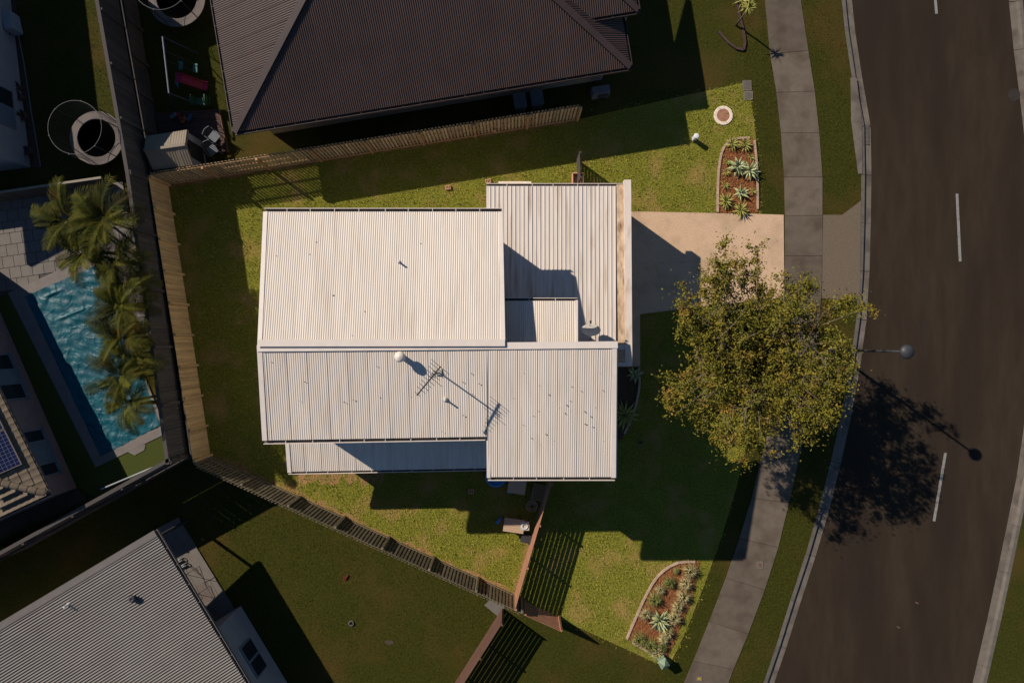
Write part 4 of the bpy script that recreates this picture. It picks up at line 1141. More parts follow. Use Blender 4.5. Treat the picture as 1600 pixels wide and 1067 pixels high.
# ------------------------------------------------------------------ plants
def agave_leaf(L, w, curve, m):
    mb = MB(); n = 6; vs = []
    for i in range(n + 1):
        t = i / n
        ww = w * (1.0 - (2 * t - .55) ** 2 * .55) * (1 - t ** 4) if t < 1 else 0.003
        ww = max(ww, .004)
        x = L * t * (1 - .12 * curve * t); z = L * (.55 * t - curve * .45 * t * t)
        vs += [(x, -ww, z + ww * .5), (x, 0, z), (x, ww, z + ww * .5), (x, 0, z - .018 * (1 - t))]
    fs = []
    for i in range(n):
        b = i * 4; c = b + 4
        fs += [(b, b + 1, c + 1, c), (b + 1, b + 2, c + 2, c + 1), (b + 2, b + 3, c + 3, c + 2), (b + 3, b, c, c + 3)]
    mb.add(vs, fs)
    return mb.mesh('leaf', m, None, True)
AG_M = [agave_leaf(.55, .06, .6, M['agave']), agave_leaf(.5, .07, 1.0, M['agave']), agave_leaf(.42, .05, .2, M['agave'])]
YU_M = [agave_leaf(.55, .03, .7, M['yucca']), agave_leaf(.5, .034, 1.1, M['yucca']), agave_leaf(.4, .028, .2, M['yucca'])]
def rosette(px, py, sc, label, meshes, n=18, group='spiky rosette plants', z=.02):
    p = Vector((*A2(px, py), z)); o = thing('agave' if meshes is AG_M else 'cordyline', label, 'agave' if meshes is AG_M else 'cordyline', p, 0, group)
    ga = 2.39996
    for i in range(n):
        t = i / n
        me = meshes[1] if t < .4 else (meshes[0] if t < .75 else meshes[2])
        tilt = -(.05 + .75 * t) * .9 + .25
        s = sc * 1.3 * (1 - .35 * t) * random.uniform(.9, 1.1)
        link('leaf', me, o, (0, 0, .04 + .12 * t * sc), (0, tilt, i * ga + random.uniform(-.15, .15)), (s, s, s))
    MB().lathe([(.05 * sc, -.02), (.06 * sc, .1 * sc), (.02, .2 * sc)], p, 10).build('stem', M['bark'], o)
def tuft(px, py, hh, sp, label, m='tuft', n=70, group='tufted plants in the front beds', z=.02, w=.012):
    p = Vector((*A2(px, py), z)); o = thing('tufted_plant', label, 'plant', p, 0, group)
    tuft_mesh('foliage', n, hh, sp, M[m], o, p, w)
    tuft_mesh('base_leaves', n // 3, hh * .5, sp * .9, M['green_tuft'], o, p, w * 1.2)
def bed(name, poly, m, z=.02):
    o = MB().prism([A2(*p) for p in poly], -.05, z).build(name, M[m]); o['kind'] = 'structure'
    return o
def edging_run(pts, label, w=.10, step=.42, m='edging'):
    line = [A2(*p) for p in smooth_line(pts, 5)]
    rs = resample(line, step)
    r = thing('garden_edging', label, 'edging', (rs[0].x, rs[0].y, 0))
    for i in range(len(rs) - 1):
        a, b = rs[i], rs[i + 1]; d = (b - a).normalized() * .004
        MB().bar((a.x + d.x, a.y + d.y, .03), (b.x - d.x, b.y - d.y, .03), w, .12).build('edging_block', M[m], r)
B1 = [(1121, 333), (1121, 305), (1122, 274), (1124, 254), (1129, 233), (1137, 223), (1150, 217), (1176, 216), (1181, 245), (1183, 295), (1183, 333)]
bed('front_garden_bed', B1, 'mulch')
edging_run([(1121, 332), (1121, 305), (1122, 274), (1124, 254), (1129, 233), (1137, 223), (1150, 217), (1176, 216)], 'curved pinkish concrete edging round the bed above the driveway')
edging_run([(1178, 220), (1181, 250), (1183, 295), (1183, 331)], 'straight concrete edging on the street side of the bed above the driveway')
B2 = [(979, 997), (988, 976), (998, 953), (1009, 929), (1026, 901), (1046, 884), (1065, 877), (1093, 877), (1086, 915), (1073, 955), (1058, 990), (1044, 1024), (1035, 1027), (1011, 1016)]
bed('corner_garden_bed', B2, 'mulch')
edging_run([(1035, 1028), (1011, 1016), (979, 997)], 'short concrete edging along the south side of the corner bed')
edging_run([(979, 997), (988, 976), (998, 953), (1009, 929), (1026, 901), (1046, 884), (1065, 877), (1093, 877)], 'curved pinkish concrete edging round the corner bed')
B3 = [(920, 574), (998, 574), (999, 600), (995, 625), (987, 652), (972, 686), (920, 695)]
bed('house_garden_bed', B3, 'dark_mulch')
edging_run([(998, 574), (999, 600), (995, 625), (987, 652), (970, 688)], 'curved edging of the shaded bed beside the house')
# bark chips so the mulch reads as loose pieces
def chips(name, poly, n, m, label, size=.05, z=.024):
    P2 = [A2(*p) for p in poly]; xs = [p[0] for p in P2]; ys = [p[1] for p in P2]
    V_ = []; F_ = []
    k = 0
    while k < n:
        x, y = random.uniform(min(xs), max(xs)), random.uniform(min(ys), max(ys))
        if not inside((x, y), P2): continue
        a = random.uniform(0, 6.28); l = size * random.uniform(.5, 1.4); w = l * random.uniform(.25, .5); t = random.uniform(-.02, .03)
        ca, sa = math.cos(a), math.sin(a); b = len(V_)
        for (u, v, zz) in ((-l, -w, 0), (l, -w, t), (l, w, t + .012), (-l, w, .012)):
            V_.append((x + u * ca - v * sa, y + u * sa + v * ca, z + .012 + zz))
        F_.append((b, b + 1, b + 2, b + 3)); k += 1
    me = bpy.data.meshes.new(name); me.from_pydata(V_, [], F_); me.materials.append(m)
    o = link(name, me); o['kind'] = 'stuff'; tag(o, label, 'mulch')
chips('bark_chips', B1, 1500, M['mulch'], 'loose red brown bark chips in the bed above the driveway')
chips('bark_chips', B2, 2600, M['mulch'], 'loose red brown bark chips in the corner bed')
rosette(1151, 263, 1.0, 'broad grey green agave in middle of driveway bed, left of the pair', AG_M, 22, 'agaves in the front beds')
rosette(1170, 269, 1.05, 'broad grey green agave in driveway bed nearest the street', AG_M, 22, 'agaves in the front beds')
rosette(1156, 303, .85, 'agave with few wide leaves low in the driveway bed', AG_M, 12, 'agaves in the front beds')
rosette(1030, 967, 1.15, 'large agave in the corner bed', AG_M, 24, 'agaves in the front beds')
rosette(990, 584, .9, 'shaded agave at the corner of the house bed', AG_M, 14, 'agaves in the front beds')
rosette(1143, 226, .85, 'yellow green cordyline at top left of driveway bed', YU_M, 26)
rosette(1163, 228, .85, 'yellow green cordyline at top right of driveway bed', YU_M, 26)
rosette(1133, 316, .95, 'dense yellow green cordyline at lower left of driveway bed', YU_M, 34)
rosette(1156, 330, .95, 'yellow green cordyline overhanging the driveway edge', YU_M, 26)
rosette(1135, 255, .5, 'small cordyline by the curved edging, upper one', YU_M, 14)
rosette(1134, 271, .55, 'small cordyline by the curved edging, middle one', YU_M, 14)
rosette(1132, 291, .55, 'small cordyline by the curved edging, lower one', YU_M, 14)
rosette(1172, 247, .5, 'small cordyline beside the street edging of driveway bed', YU_M, 12)
rosette(1175, 300, .5, 'small cordyline at lower right of driveway bed', YU_M, 12)
rosette(974, 648, 1.5, 'dark spreading cordyline in the shaded house bed', YU_M, 30)
for i, (px, py, s, mm, l) in enumerate((
        (1076, 889, 1.25, 'tuft', 'straw coloured tuft at the top of the corner bed'), (1057, 891, .5, 'green_tuft', 'tiny green tuft near top of the corner bed'),
        (1045, 908, 1.0, 'green_tuft', 'green tuft below the curved edge of corner bed'), (1031, 919, .8, 'tuft', 'small pale tuft near the curved edging'),
        (1070, 910, 1.0, 'tuft', 'straw tuft on street side, second from top'), (1067, 930, 1.1, 'tuft', 'straw tuft on street side, third from top'),
        (1022, 934, 1.1, 'green_tuft', 'dense green tuft near the middle of curved edging'), (1058, 945, 1.0, 'tuft', 'straw tuft on street side, fourth from top'),
        (1008, 956, 1.0, 'tuft', 'pale tuft against the edging beside the large agave'), (1053, 963, 1.1, 'tuft', 'straw tuft right of the large agave'),
        (1042, 986, 1.0, 'tuft', 'straw tuft below the large agave'), (1036, 997, .8, 'tuft', 'small straw tuft below and left of its neighbour under the agave'),
        (998, 996, 1.15, 'green_tuft', 'grey green tuft at the lower left corner of corner bed'), (1015, 1006, 1.15, 'green_tuft', 'green tuft along the south edging'),
        (1026, 1018, 1.0, 'tuft', 'pale tuft at the south tip of corner bed'), (1034, 1008, .8, 'green_tuft', 'small green tuft near the south tip'))):
    tuft(px, py, .42 * s, .44 * s, l, mm, 110)
tuft(1000, 690, .25, .3, 'low plant at the lower end of shaded house bed', 'green_tuft', 50)

# street tree
def build_tree(base, ctr, rx, ry, rz, label, nleaf):
    o = thing('street_tree', label, 'tree', base)
    base = Vector(base); ctr = Vector(ctr)
    fork = base + Vector((-.10, .12, 2.2))
    MB().tube([base - Vector((0, 0, .1)), base + Vector((0, 0, .5)), base + Vector((-.05, .05, 1.3)), fork], [.24, .19, .165, .15], 10).build('trunk', M['bark'], o, True)
    tips = []
    limb = MB()
    ph = [random.uniform(0, 6.28) for _ in range(4)]
    def lobe(a): return 0.93 + 0.06 * math.sin(5 * a + ph[2]) + 0.06 * math.sin(9 * a + ph[3]) + 0.14 * math.exp(-((a % 6.2832 - 3.7) / .4) ** 2) - 0.30 * math.exp(-((a % 6.2832 - 2.93) / .26) ** 2)
    nl = 11
    for i in range(nl):
        a = 2 * math.pi * i / nl + random.uniform(-.25, .25); el = random.uniform(.0, .75)
        lb = lobe(a) * random.uniform(.6, .8); end = ctr + Vector((rx * lb * math.cos(a), ry * lb * math.sin(a), rz * (el - .35)))
        mid = fork.lerp(end, .45) + Vector((0, 0, .5))
        limb_pts = [fork, fork.lerp(mid, .5) + Vector((0, 0, .15)), mid, mid.lerp(end, .5) + Vector((random.uniform(-.3, .3), random.uniform(-.3, .3), .1)), end]
        lm = MB().tube(limb_pts, [.10, .085, .06, .04, .02], 7); lm.build('limb', M['bark'], o, True)
        for j in range(22):
            t = random.uniform(.35, 1); k = min(int(t * 4), 3); s = limb_pts[k].lerp(limb_pts[k + 1], t * 4 - k)
            d = Vector((random.gauss(0, 1) * rx, random.gauss(0, 1) * ry, random.gauss(.25, .7) * rz)).normalized()
            e = s + d * random.uniform(.6, 1.7)
            for _ in range(20):
                q = e - ctr
                rr = (q.x / rx) ** 2 + (q.y / ry) ** 2 + (q.z / rz) ** 2
                if rr > lobe(math.atan2(q.y / ry, q.x / rx)) ** 2: e = e.lerp(ctr, .08)
                else: break
            m2 = s.lerp(e, .5) + Vector((random.uniform(-.1, .1), random.uniform(-.1, .1), .06))
            limb.tube([s, m2, e], [.022, .016, .007], 4, False)
            tips += [e, m2]
            for _ in range(3):
                f = m2.lerp(e, random.uniform(.1, 1)) + Vector((random.gauss(0, .35), random.gauss(0, .35), random.gauss(0.05, .25)))
                limb.tube([m2.lerp(e, .6), f], [.009, .004], 3, False); tips.append(f)
    # outlying sprays that give the crown its ragged edge
    for i in range(60):
        a = random.uniform(0, 6.283); zf = random.uniform(-.6, .45); k = math.sqrt(max(0, 1 - zf * zf)); rr = lobe(a) * random.uniform(.85, 1.12)
        e = ctr + Vector((rx * k * rr * math.cos(a), ry * k * rr * math.sin(a), rz * zf))
        s = ctr.lerp(e, .62)
        limb.tube([s, s.lerp(e, .5) + Vector((0, 0, .08)), e], [.02, .013, .005], 4, False); tips += [e, s.lerp(e, .8), s.lerp(e, .55)]
        for _ in range(3): tips.append(e + Vector((random.gauss(0, .22), random.gauss(0, .22), random.gauss(0, .15))))
    limb.build('twigs', M['bark'], o)
    T = np.array([tuple(t) for t in tips])
    n = nleaf
    idx = rng.integers(0, len(T), n)
    c = T[idx] + rng.normal(0, 1, (n, 3)) * rng.choice([.06, .10, .22], n)[:, None] * np.array([1, 1, .8])
    d = rng.normal(0, 1, (n, 3)); d[:, 2] -= .15; d /= np.linalg.norm(d, axis=1)[:, None]
    up = rng.normal(0, 1, (n, 3)); up[:, 2] += 1.2
    s = np.cross(d, up); s /= np.linalg.norm(s, axis=1)[:, None] + 1e-6
    L = rng.uniform(.055, .15, n)[:, None]; w = L * rng.uniform(.20, .32, n)[:, None]
    nn = np.cross(s, d)
    v0 = c - d * L * .5; v1 = c + s * w + nn * w * .25; v2 = c + d * L * .6; v3 = c - s * w + nn * w * .25
    verts = np.stack([v0, v1, v2, v3], 1).reshape(-1, 3) - np.array(tuple(base))
    me = bpy.data.meshes.new('crown')
    me.vertices.add(4 * n); me.vertices.foreach_set('co', verts.ravel())
    me.loops.add(4 * n); me.loops.foreach_set('vertex_index', np.arange(4 * n))
    me.polygons.add(n); me.polygons.foreach_set('loop_start', np.arange(n) * 4); me.polygons.foreach_set('loop_total', np.full(n, 4))
    me.update(); me.materials.append(M['leaf'])
    link('crown', me, o)
cz = 6.0
build_tree((*A2(1150, 590), 0), P(1182, 549, cz), 3.9, 4.1, 2.3, 'leafy street tree overhanging the driveway and footpath', 76000)

# palms over the pool
def frond_mesh(L, droop, n=20):
    mb = MB(); pts = []
    for i in range(9):
        t = i / 8; pts.append(Vector((L * t * (1 - .18 * droop * t), 0, L * (.55 * t - droop * .85 * t * t))))
    mb.tube(pts, [.022, .02, .018, .016, .014, .011, .009, .006, .003], 4, False)
    for i in range(n):
        t = .14 + .86 * i / n; k = min(int(t * 8), 7); p = pts[k].lerp(pts[k + 1], t * 8 - k); tg = (pts[k + 1] - pts[k]).normalized()
        ll = random.uniform(.9, 1.05) * L * .24 * math.sin(math.pi * (.18 + .75 * t)) + .08
        for s in (-1, 1):
            d = (tg * .75 + Vector((0, s, 0)) * .9 + Vector((0, 0, random.uniform(.05, .3)))).normalized()
            e = p + d * ll + Vector((0, 0, -.25 * ll)); q = p + d * ll * .5 + Vector((0, 0, .02)); w = tg * .024
            mb.add([p - w, p + w, q + w, q - w, e], [(0, 1, 2, 3), (3, 2, 4)])
    return mb.mesh('frond', M['palm_leaf'], None)
FR = [frond_mesh(1.9, .75), frond_mesh(1.7, 1.0), frond_mesh(1.5, .5), frond_mesh(2.1, .9)]
def palm(px, py, ztop, label, n=15, sc=1.0):
    c = P(px, py, ztop); b = Vector((c.x + random.uniform(-.15, .15), c.y + random.uniform(-.15, .15), TZ))
    o = thing('cane_palm', label, 'palm', b, group='palms between the pool and the fence')
    for k in range(3):
        off = Vector((random.uniform(-.25, .25), random.uniform(-.25, .25), 0))
        MB().tube([b + off, b.lerp(c, .5) + off * .7, c + off * .4], [.06, .05, .035], 7).build('stem', M['palm_stem'], o, True)
    for i in range(n):
        a = i * 2.39996 + random.uniform(-.3, .3); s = sc * random.uniform(.8, 1.1)
        rel = c - b + Vector((random.uniform(-.12, .12), random.uniform(-.12, .12), random.uniform(-.3, .1)))
        link('frond', random.choice(FR), o, rel, (random.uniform(-.2, .2), random.uniform(-.65, .25), a), (s, s, s))
for px, py, z, sc, l in ((105, 345, 4.6, 1.0, 'palm at the top left of the row, reaching over the paving'), (162, 345, 4.9, 1.0, 'palm at the top right of the row beside the dark fence'),
                         (130, 395, 4.4, .95, 'palm over the top corner of the pool cover'), (178, 408, 4.2, .95, 'shaded palm between the upper palms and the fence'),
                         (190, 480, 4.4, .85, 'palm halfway along the pool beside the dark fence'), (192, 525, 4.3, .8, 'palm just below the middle of the row'),
                         (190, 588, 4.4, .85, 'palm over the lower half of the pool cover'), (200, 630, 4.2, .8, 'lowest palm of the row over the pool'), (196, 445, 4.0, .9, 'low dark palm where the paving meets the pool'), (203, 556, 3.9, .8, 'low palm between the middle and lower palms')):
    palm(px, py, z, l, 17, sc)
# small yucca with long shadow at the top right, and shrub
def stem_yucca(px, py, h, label):
    b = Vector((*A2(px, py), 0)); o = thing('yucca', label, 'yucca', b)
    MB().tube([b, b + Vector((.03, .02, h * .5)), b + Vector((0, 0, h))], [.05, .04, .035], 8).build('trunk', M['bark'], o, True)
    for i in range(26):
        me = random.choice(YU_M); s = random.uniform(.7, 1.0)
        link('leaf', me, o, (0, 0, h), (0, random.uniform(-.9, .75), i * 2.39996), (s, s, s))
stem_yucca(1150, 40, 1.75, 'slender yucca casting a long shadow at the top right lawn')
def dark_rosette(px, py, s, l): rosette(px, py, s, l, YU_M, 22)
dark_rosette(1158, 4, .9, 'reddish spiky plant inside the edged bed at the top edge')
edging_run([(1148, -8), (1155, 25), (1162, 55), (1163, 78), (1148, 76), (1132, 62), (1122, 50)], 'curved edging of the neighbour bed at the top edge', .1, .4, 'deckboard')
# plants by the dark side yard
for i, (px, py) in enumerate(((8, 848), (22, 842), (36, 836), (48, 830))):
    p = Vector((*tp(px, py, TZ + .3), TZ)); o = thing('small_shrub', ('pale shrub at the left picture edge by the dark yard', 'second pale shrub from the left edge by the dark yard', 'third pale shrub from the left edge by the dark yard', 'fourth pale shrub from the left, nearest the pool')[i], 'shrub', p, group='shrubs by the dark yard')
    tuft_mesh('foliage', 80, .6, .45, M['vblade'], o, p, .03); MB().tube([p, p + Vector((0, 0, .4))], .02, 5).build('stem', M['bark'], o)

# ------------------------------------------------------------------ street furniture and small things
b = Vector((*A2(1299, 546.5), 0))
o = thing('street_lamp', 'post top street lamp rising beside the tree over the kerb', 'street lamp', b)
MB().tube([b, b + Vector((0, 0, 3)), b + Vector((0, 0, 6.25))], [.075, .06, .045], 10).build('pole', M['dark'], o, True)
MB().lathe([(.16, 0), (.16, .06), (.09, .10), (.08, .5)], b, 14).build('base', M['dark'], o)
MB().lathe([(.06, 6.2), (.14, 6.22), (.27, 6.32), (.29, 6.38), (.25, 6.46), (.12, 6.53), (0, 6.55)], b, 24).build('lamp_head', M['dark'], o, True)
MB().lathe([(.24, 6.30), (.15, 6.20), (0, 6.18)], b, 20).build('lens', M['dimwhite'], o, True)
# manhole
p = Vector((*A2(1130, 181), 0)); o = thing('manhole_cover', 'round manhole with pale concrete ring and reddish cover', 'manhole', p)
MB().lathe([(.31, -.05), (.31, .035), (.33, .045), (.45, .045), (.47, .03), (.47, -.05)], p, 36).build('concrete_ring', M['pale'], o)
MB().lathe([(.305, -.05), (.305, .032), (0, .034)], p, 32).build('lid', M['rust'], o)
# pillar
p = Vector((*A2(1083.5, 218), 0)); o = thing('letterbox_pillar', 'small white concrete pillar on the front lawn', 'pillar', p)
MB().box(p + Vector((0, 0, .28)), (.17, .17, .5), .1).build('shaft', M['white'], o)
MB().lathe([(.13, .50), (.135, .54), (.11, .58), (0, .60)], p, 16).build('cap', M['white'], o)
def pit_lid(px, py, w, h, label, mm, rim='pan', z=.0):
    p = Vector((*A2(px, py), z)); o = thing('service_pit', label, 'pit lid', p)
    MB().box(p + Vector((0, 0, .008)), (w + .14, h + .14, .036)).build('rim', M[rim], o); MB().box(p + Vector((0, 0, .018)), (w, h, .03)).build('lid', M[mm], o)
pit_lid(1167, 134, .3, .35, 'grey service pit lid at the top corner of front lawn', 'kerb')
pit_lid(1169, 150, .3, .3, 'grey service pit lid below the other one on front lawn', 'kerb')
pit_lid(1187, 882, .16, .2, 'small reddish pit lid set in the footpath', 'terracotta', 'pan', .018)
pit_lid(1092, 1059, .16, .12, 'small yellow pit lid set in the footpath at the bottom', 'yellow_paint', 'pan', .018)
# green electricity pillar
p = Vector((*A2(1032, 1026), 0)); o = thing('electricity_pillar', 'squat green electricity pillar at the south corner of the lot', 'pillar', p, .5)
MB().add([(-.2, -.2, 0), (.2, -.2, 0), (.2, .2, 0), (-.2, .2, 0), (-.17, -.17, .7), (.17, -.17, .7), (.17, .17, .7), (-.17, .17, .7)], [(3, 2, 1, 0), (4, 5, 6, 7), (0, 1, 5, 4), (1, 2, 6, 5), (2, 3, 7, 6), (3, 0, 4, 7)]).build('body', M['pillar_green'], o, local=True)
MB().add([(-.22, -.22, .7), (.22, -.22, .7), (.22, .22, .7), (-.22, .22, .7), (0, 0, .92)], [(3, 2, 1, 0), (0, 1, 4), (1, 2, 4), (2, 3, 4), (3, 0, 4)]).build('cap', M['pillar_green'], o, local=True)
# bricks on lawns
def lawn_brick(px, py, rz, label):
    p = Vector((*A2(px, py), 0)); o = thing('loose_brick', label, 'brick', p, rz, 'loose bricks on the lawn')
    m = MB()
    for y in (-.085, .085): m.box((0, y, .06), (.26, .03, .12))
    for x in (-.115, -.04, .04, .115): m.box((x, 0, .0595), (.03, .14, .118))
    m.build('block', M['brick'], o, local=True)
    MB().box((0, 0, .02), (.25, .16, .02)).build('holes', M['black'], o, local=True)
lawn_brick(700, 293.5, .15, 'orange hollow brick lying on the north lawn')
lawn_brick(763, 284, .3, 'orange hollow brick beside the garage roof corner')
lawn_brick(736, 767, .05, 'shaded hollow brick on the back lawn below the lean-to')
p = Vector((*A2(800, 300), 0))
x0, y0 = A2(776, 300); x1, y1 = A2(826, 300)
pl = MB().box(((x0 + x1) / 2 + .1, A2(800, 302)[1] + .0, 1.1), (1.5, .12, 2.2)).build('leaning_board', M['pale']); tag(pl, 'pale timber board upright behind the garage gutter', 'board')
# wheelbarrow-like tub by the garage wall
p = Vector((*A2(902, 282), 0)); o = thing('terracotta_tub', 'open reddish tub beside the garage gutter', 'tub', p)
m = MB(); w = .26
m.box(p + Vector((0, w, .2)), (2 * w + .05, .04, .4)); m.box(p + Vector((w, 0, .2)), (.04, 2 * w - .05, .4)); m.box(p + Vector((-w, 0, .2)), (.04, 2 * w - .05, .4)); m.build('shell', M['brick'], o)
MB().box(p + Vector((0, -.02, .1)), (.46, .44, .2)).build('fill', M['rust'], o)
# outdoor furniture by the south wall
p = P(803, 821, .72); p.z = 0
o = thing('timber_table', 'small timber table on the back lawn beside the red slatted fence', 'table', p, -0.14)
for k in range(6): MB().box((0, -.27 + k * .108, .72), (.98, .1, .03)).build('top_board', M['table'], o, local=True)
for sx in (-.42, .42):
    for sy in (-.22, .22): MB().box((sx, sy, .35), (.07, .07, .70)).build('leg', M['table'], o, local=True)
p = P(820, 822, .8); p.z = 0
o = thing('gas_burner', 'round metal gas burner beside the timber table', 'burner', p)
MB().box((0, 0, .72), (.42, .42, .06)).build('tray', M['dish'], o, local=True)
MB().ring((0, 0, .78), .13, .025, 24, 6).build('ring', M['white'], o, local=True)
for sx in (-.18, .18):
    for sy in (-.18, .18): MB().tube([(sx * 1.2, sy * 1.2, 0), (sx, sy, .7)], .015, 6).build('leg', M['dark'], o, local=True)
p = P(822, 841, .4); p.z = 0
o = thing('storage_box', 'dark storage box at the sunlit end of the back lawn', 'box', p, -.25)
MB().box((0, 0, .22), (.44, .36, .44)).build('body', M['dark'], o, local=True); MB().box((0, 0, .46), (.48, .4, .04)).build('lid', M['dark'], o, local=True)
p = P(808, 758, .7); p.z = 0
o = thing('outdoor_table', 'brown square table in shade below the south eave', 'table', p, -.15)
MB().box((0, 0, .7), (.85, .8, .04)).build('top', M['table'], o, local=True)
for sx in (-.36, .36):
    for sy in (-.33, .33): MB().box((sx, sy, .34), (.06, .06, .68)).build('leg', M['table'], o, local=True)
p = P(842, 768, .3); p.z = 0
o = thing('slatted_crate', 'slatted timber crate in shade beside the red fence', 'crate', p, -.2)
for k in range(8): MB().box((0, -.36 + k * .103, .5), (.62, .05, .03)).build('slat', M['rattan'], o, local=True)
for sx in (-.3, .3): MB().box((sx, 0, .25), (.04, .8, .5)).build('side', M['rattan'], o, local=True)
p = P(831, 790, .3); p.z = 0
o = thing('wicker_pot', 'round wicker pot in shade below the slatted crate', 'pot', p)
MB().lathe([(.2, 0), (.27, .35), (.29, .37), (.25, .37), (.2, .3), (0, .28)], (0, 0, 0), 20).build('bowl', M['rattan'], o, local=True); tuft_mesh('foliage', 24, .25, .2, M['green_tuft'], o, p + Vector((0, 0, .28)))
p = P(775, 744, .2); p.z = 0
o = thing('paddling_pool', 'blue clam shell paddling pool peeking out below the eave', 'paddling pool', p)
MB().lathe([(.40, 0), (.47, .2), (.52, .22), (.46, .22), (.40, .05), (0, .04)], (0, 0, 0), 24).build('shell', M['blue_plastic'], o, local=True)
p = Vector((*A2(796, 766), .13)); o = tag(MB().lathe([(0.001, -.13), (.07, -.11), (.12, -.045), (.13, 0), (.12, .045), (.07, .11), (0.001, .13)], p, 18).build('ball', M['blue_plastic'], None, True), 'light blue ball on the shaded back lawn', 'ball')
p = Vector((*A2(780, 812), 0)); o = thing('toy_scooter', 'small red and blue toy beside the timber table', 'toy', p, .8)
MB().box((0, 0, .12), (.34, .14, .08)).build('body', M['blue_plastic'], o, local=True)
MB().tube([(.12, 0, .12), (.1, 0, .42)], .02, 6).tube([(.1, -.12, .42), (.1, .12, .42)], .018, 6).build('handlebar', M['red_plastic'], o, local=True)
for sx in (-.14, .14): MB().lathe([(.06, -.02), (.06, .02)], (sx, 0, .06), 10, Matrix.Rotation(math.pi / 2, 3, 'X')).build('wheel', M['black'], o, local=True)
# south neighbour bits
p = Vector((*A2(541, 902), 0.02)); m = MB(); m.bar((p.x - .1, p.y - .1, .05), (p.x + .1, p.y + .14, .05), .05, .05); m.bar((p.x - .12, p.y - .02, .05), (p.x + .02, p.y - .06, .05), .05, .05)
tag(m.build('red_toy', M['dim_red']), 'small red toy lying on the south neighbour lawn', 'toy')
p = Vector((*A2(549, 973), 0)); o = thing('sprinkler', 'small grey round sprinkler on the south neighbour lawn', 'sprinkler', p)
MB().ring(p + Vector((0, 0, .04)), .11, .03, 18, 6).build('ring', M['kerb'], o); MB().tube([p, p + Vector((0, 0, .12))], .02, 6).build('nozzle', M['dark'], o)
sheet('soil_patch', [A2(608 + 7 * math.cos(t) * random.uniform(.7, 1.2), 1003 + 4 * math.sin(t) * random.uniform(.7, 1.2)) for t in [k * .52 for k in range(12)]], .004, M['soil'])
struct(MB().prism([A2(*p) for p in ((757, 945), (768, 934), (790, 947), (778, 962))], -.05, .03).build('concrete_pad', M['tile']))
p = P(773, 207, .4); o = tag(MB().box((p.x, p.y + .05, .5), (.1, .08, .3)).build('fence_tap', M['brick']), 'reddish tap fitting on the north paling fence', 'tap')

# worn bare earth along the fences
def earth(name, pts, w0, w1, side, z=.005):
    ln = smooth_line(pts, 10); a_ = []; b_ = []
    for i, p in enumerate(ln):
        q = ln[min(i + 1, len(ln) - 1)]; r = ln[max(i - 1, 0)]; d = Vector((q[0] - r[0], q[1] - r[1])).normalized(); n = Vector((-d.y, d.x)) * side
        ww = random.uniform(w0, w1); a_.append(A2(*p)); b_.append(A2(p[0] + n.x * ww, p[1] + n.y * ww))
    sheet(name, a_ + b_[::-1], z, M['earth'])
earth('bare_earth', [(335, 714), (420, 752), (500, 790), (600, 836), (700, 882), (810, 932)], 2, 9, -1)
earth('bare_earth', [(266, 290), (400, 268), (600, 236), (800, 204), (898, 189)], 1, 5, 1)
earth('bare_earth', [(465, 738), (520, 738), (560, 738), (600, 737)], 6, 22, 1)
earth('bare_earth', [(806, 924), (818, 880), (828, 845)], 1, 6, -1)
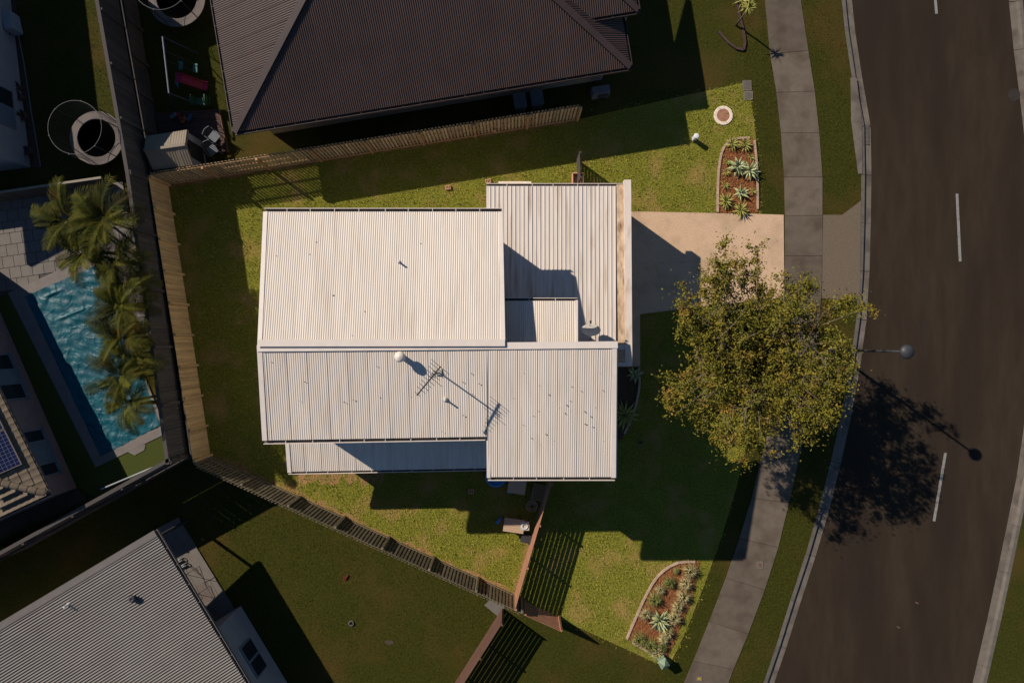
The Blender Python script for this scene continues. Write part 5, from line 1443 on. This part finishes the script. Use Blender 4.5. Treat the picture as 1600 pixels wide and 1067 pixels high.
# ------------------------------------------------------------------ grass blades
def pts_in(poly, n):
    P2 = np.array(poly); x0, y0 = P2.min(0); x1, y1 = P2.max(0)
    p = np.stack([rng.uniform(x0, x1, n), rng.uniform(y0, y1, n)], 1)
    return p, (x1 - x0) * (y1 - y0)
def mask_in(p, poly):
    r = np.zeros(len(p), bool); n = len(poly)
    for i in range(n):
        x1, y1 = poly[i]; x2, y2 = poly[(i + 1) % n]
        if y1 == y2: continue
        c = ((y1 > p[:, 1]) != (y2 > p[:, 1])) & (p[:, 0] < (x2 - x1) * (p[:, 1] - y1) / (y2 - y1) + x1)
        r ^= c
    return r
def grass(name, poly, dens, excl, m, label, z=0.0, L=(.04, .085), w=.011):
    P2 = np.array(poly); area = np.prod(P2.max(0) - P2.min(0))
    p, _ = pts_in(poly, int(area * dens))
    k = mask_in(p + rng.normal(0, .11, p.shape), poly)
    pj = p + rng.normal(0, .045, p.shape)
    for e in excl: k &= ~mask_in(pj, e)
    # clumping
    f = np.sin(p[:, 0] * 3.1 + np.sin(p[:, 1] * 2.3) * 2) + np.sin(p[:, 1] * 3.7 + np.sin(p[:, 0] * 1.9) * 2) + rng.normal(0, 1.2, len(p))
    k &= f > -1.6
    p = p[k]; n = len(p)
    a = rng.uniform(0, 2 * np.pi, n); l = rng.uniform(*L, n); t = rng.uniform(.2, 1.2, n)
    d = np.stack([np.cos(a), np.sin(a)], 1); s = np.stack([-d[:, 1], d[:, 0]], 1) * w
    zz = np.full(n, z)
    v0 = np.column_stack([p - s, zz]); v1 = np.column_stack([p + s, zz]); v2 = np.column_stack([p + d * (l * np.sin(t))[:, None], zz + l * np.cos(t) + .008])
    V_ = np.stack([v0, v1, v2], 1).reshape(-1, 3)
    me = bpy.data.meshes.new(name)
    me.vertices.add(3 * n); me.vertices.foreach_set('co', V_.ravel()); me.loops.add(3 * n); me.loops.foreach_set('vertex_index', np.arange(3 * n))
    me.polygons.add(n); me.polygons.foreach_set('loop_start', np.arange(n) * 3); me.polygons.foreach_set('loop_total', np.full(n, 3)); me.update()
    me.materials.append(m)
    o = link(name, me); o['kind'] = 'stuff'; tag(o, label, 'grass')
W = lambda poly: [A2(*p) for p in poly]
house_fp = [W([(500, 390), (770, 390), (770, 335), (915, 335), (915, 690), (770, 690), (770, 640), (500, 640)])]
grass('grass', W(LOT), 330, [W(DRIVE), W(B1), W(B2), W(B3)] + house_fp, M['blade'], 'short mown olive grass of the house lawn')
grass('coarse_grass', W(LOT), 38, [W(DRIVE), W(B1), W(B2), W(B3)] + house_fp, M['weed'], 'coarser clumps and weeds in the house lawn', L=(.09, .16), w=.022)
fpoly = W(FP_L) + list(reversed(W(FP_R)))
vwest = W([(1168, 60), (1150, -60), (1000, -60), (1000, 90), (1140, 130), (1168, 128)] ) 
strip = W([(1168, 128)] + LOT[3:15] + [(900, 985), (830, 1080), (1120, 1180)] + [(p[0], p[1]) for p in reversed(KERB[1:17])] + [(1150, -60)])
grass('dimmed_verge_grass', strip, 170, [fpoly, W(CROSS), W(DRIVE), W(LOT)], M['vblade'], 'verge grass along the footpath and kerb, dimming painted into its colour', z=-.012)
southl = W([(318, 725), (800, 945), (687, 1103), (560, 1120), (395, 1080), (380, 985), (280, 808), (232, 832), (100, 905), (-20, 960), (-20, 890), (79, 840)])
grass('neighbour_grass', southl, 150, [W(PAT)], M['vblade'], 'mown grass of the south neighbour lawn, dimming painted into its colour', z=-.012)
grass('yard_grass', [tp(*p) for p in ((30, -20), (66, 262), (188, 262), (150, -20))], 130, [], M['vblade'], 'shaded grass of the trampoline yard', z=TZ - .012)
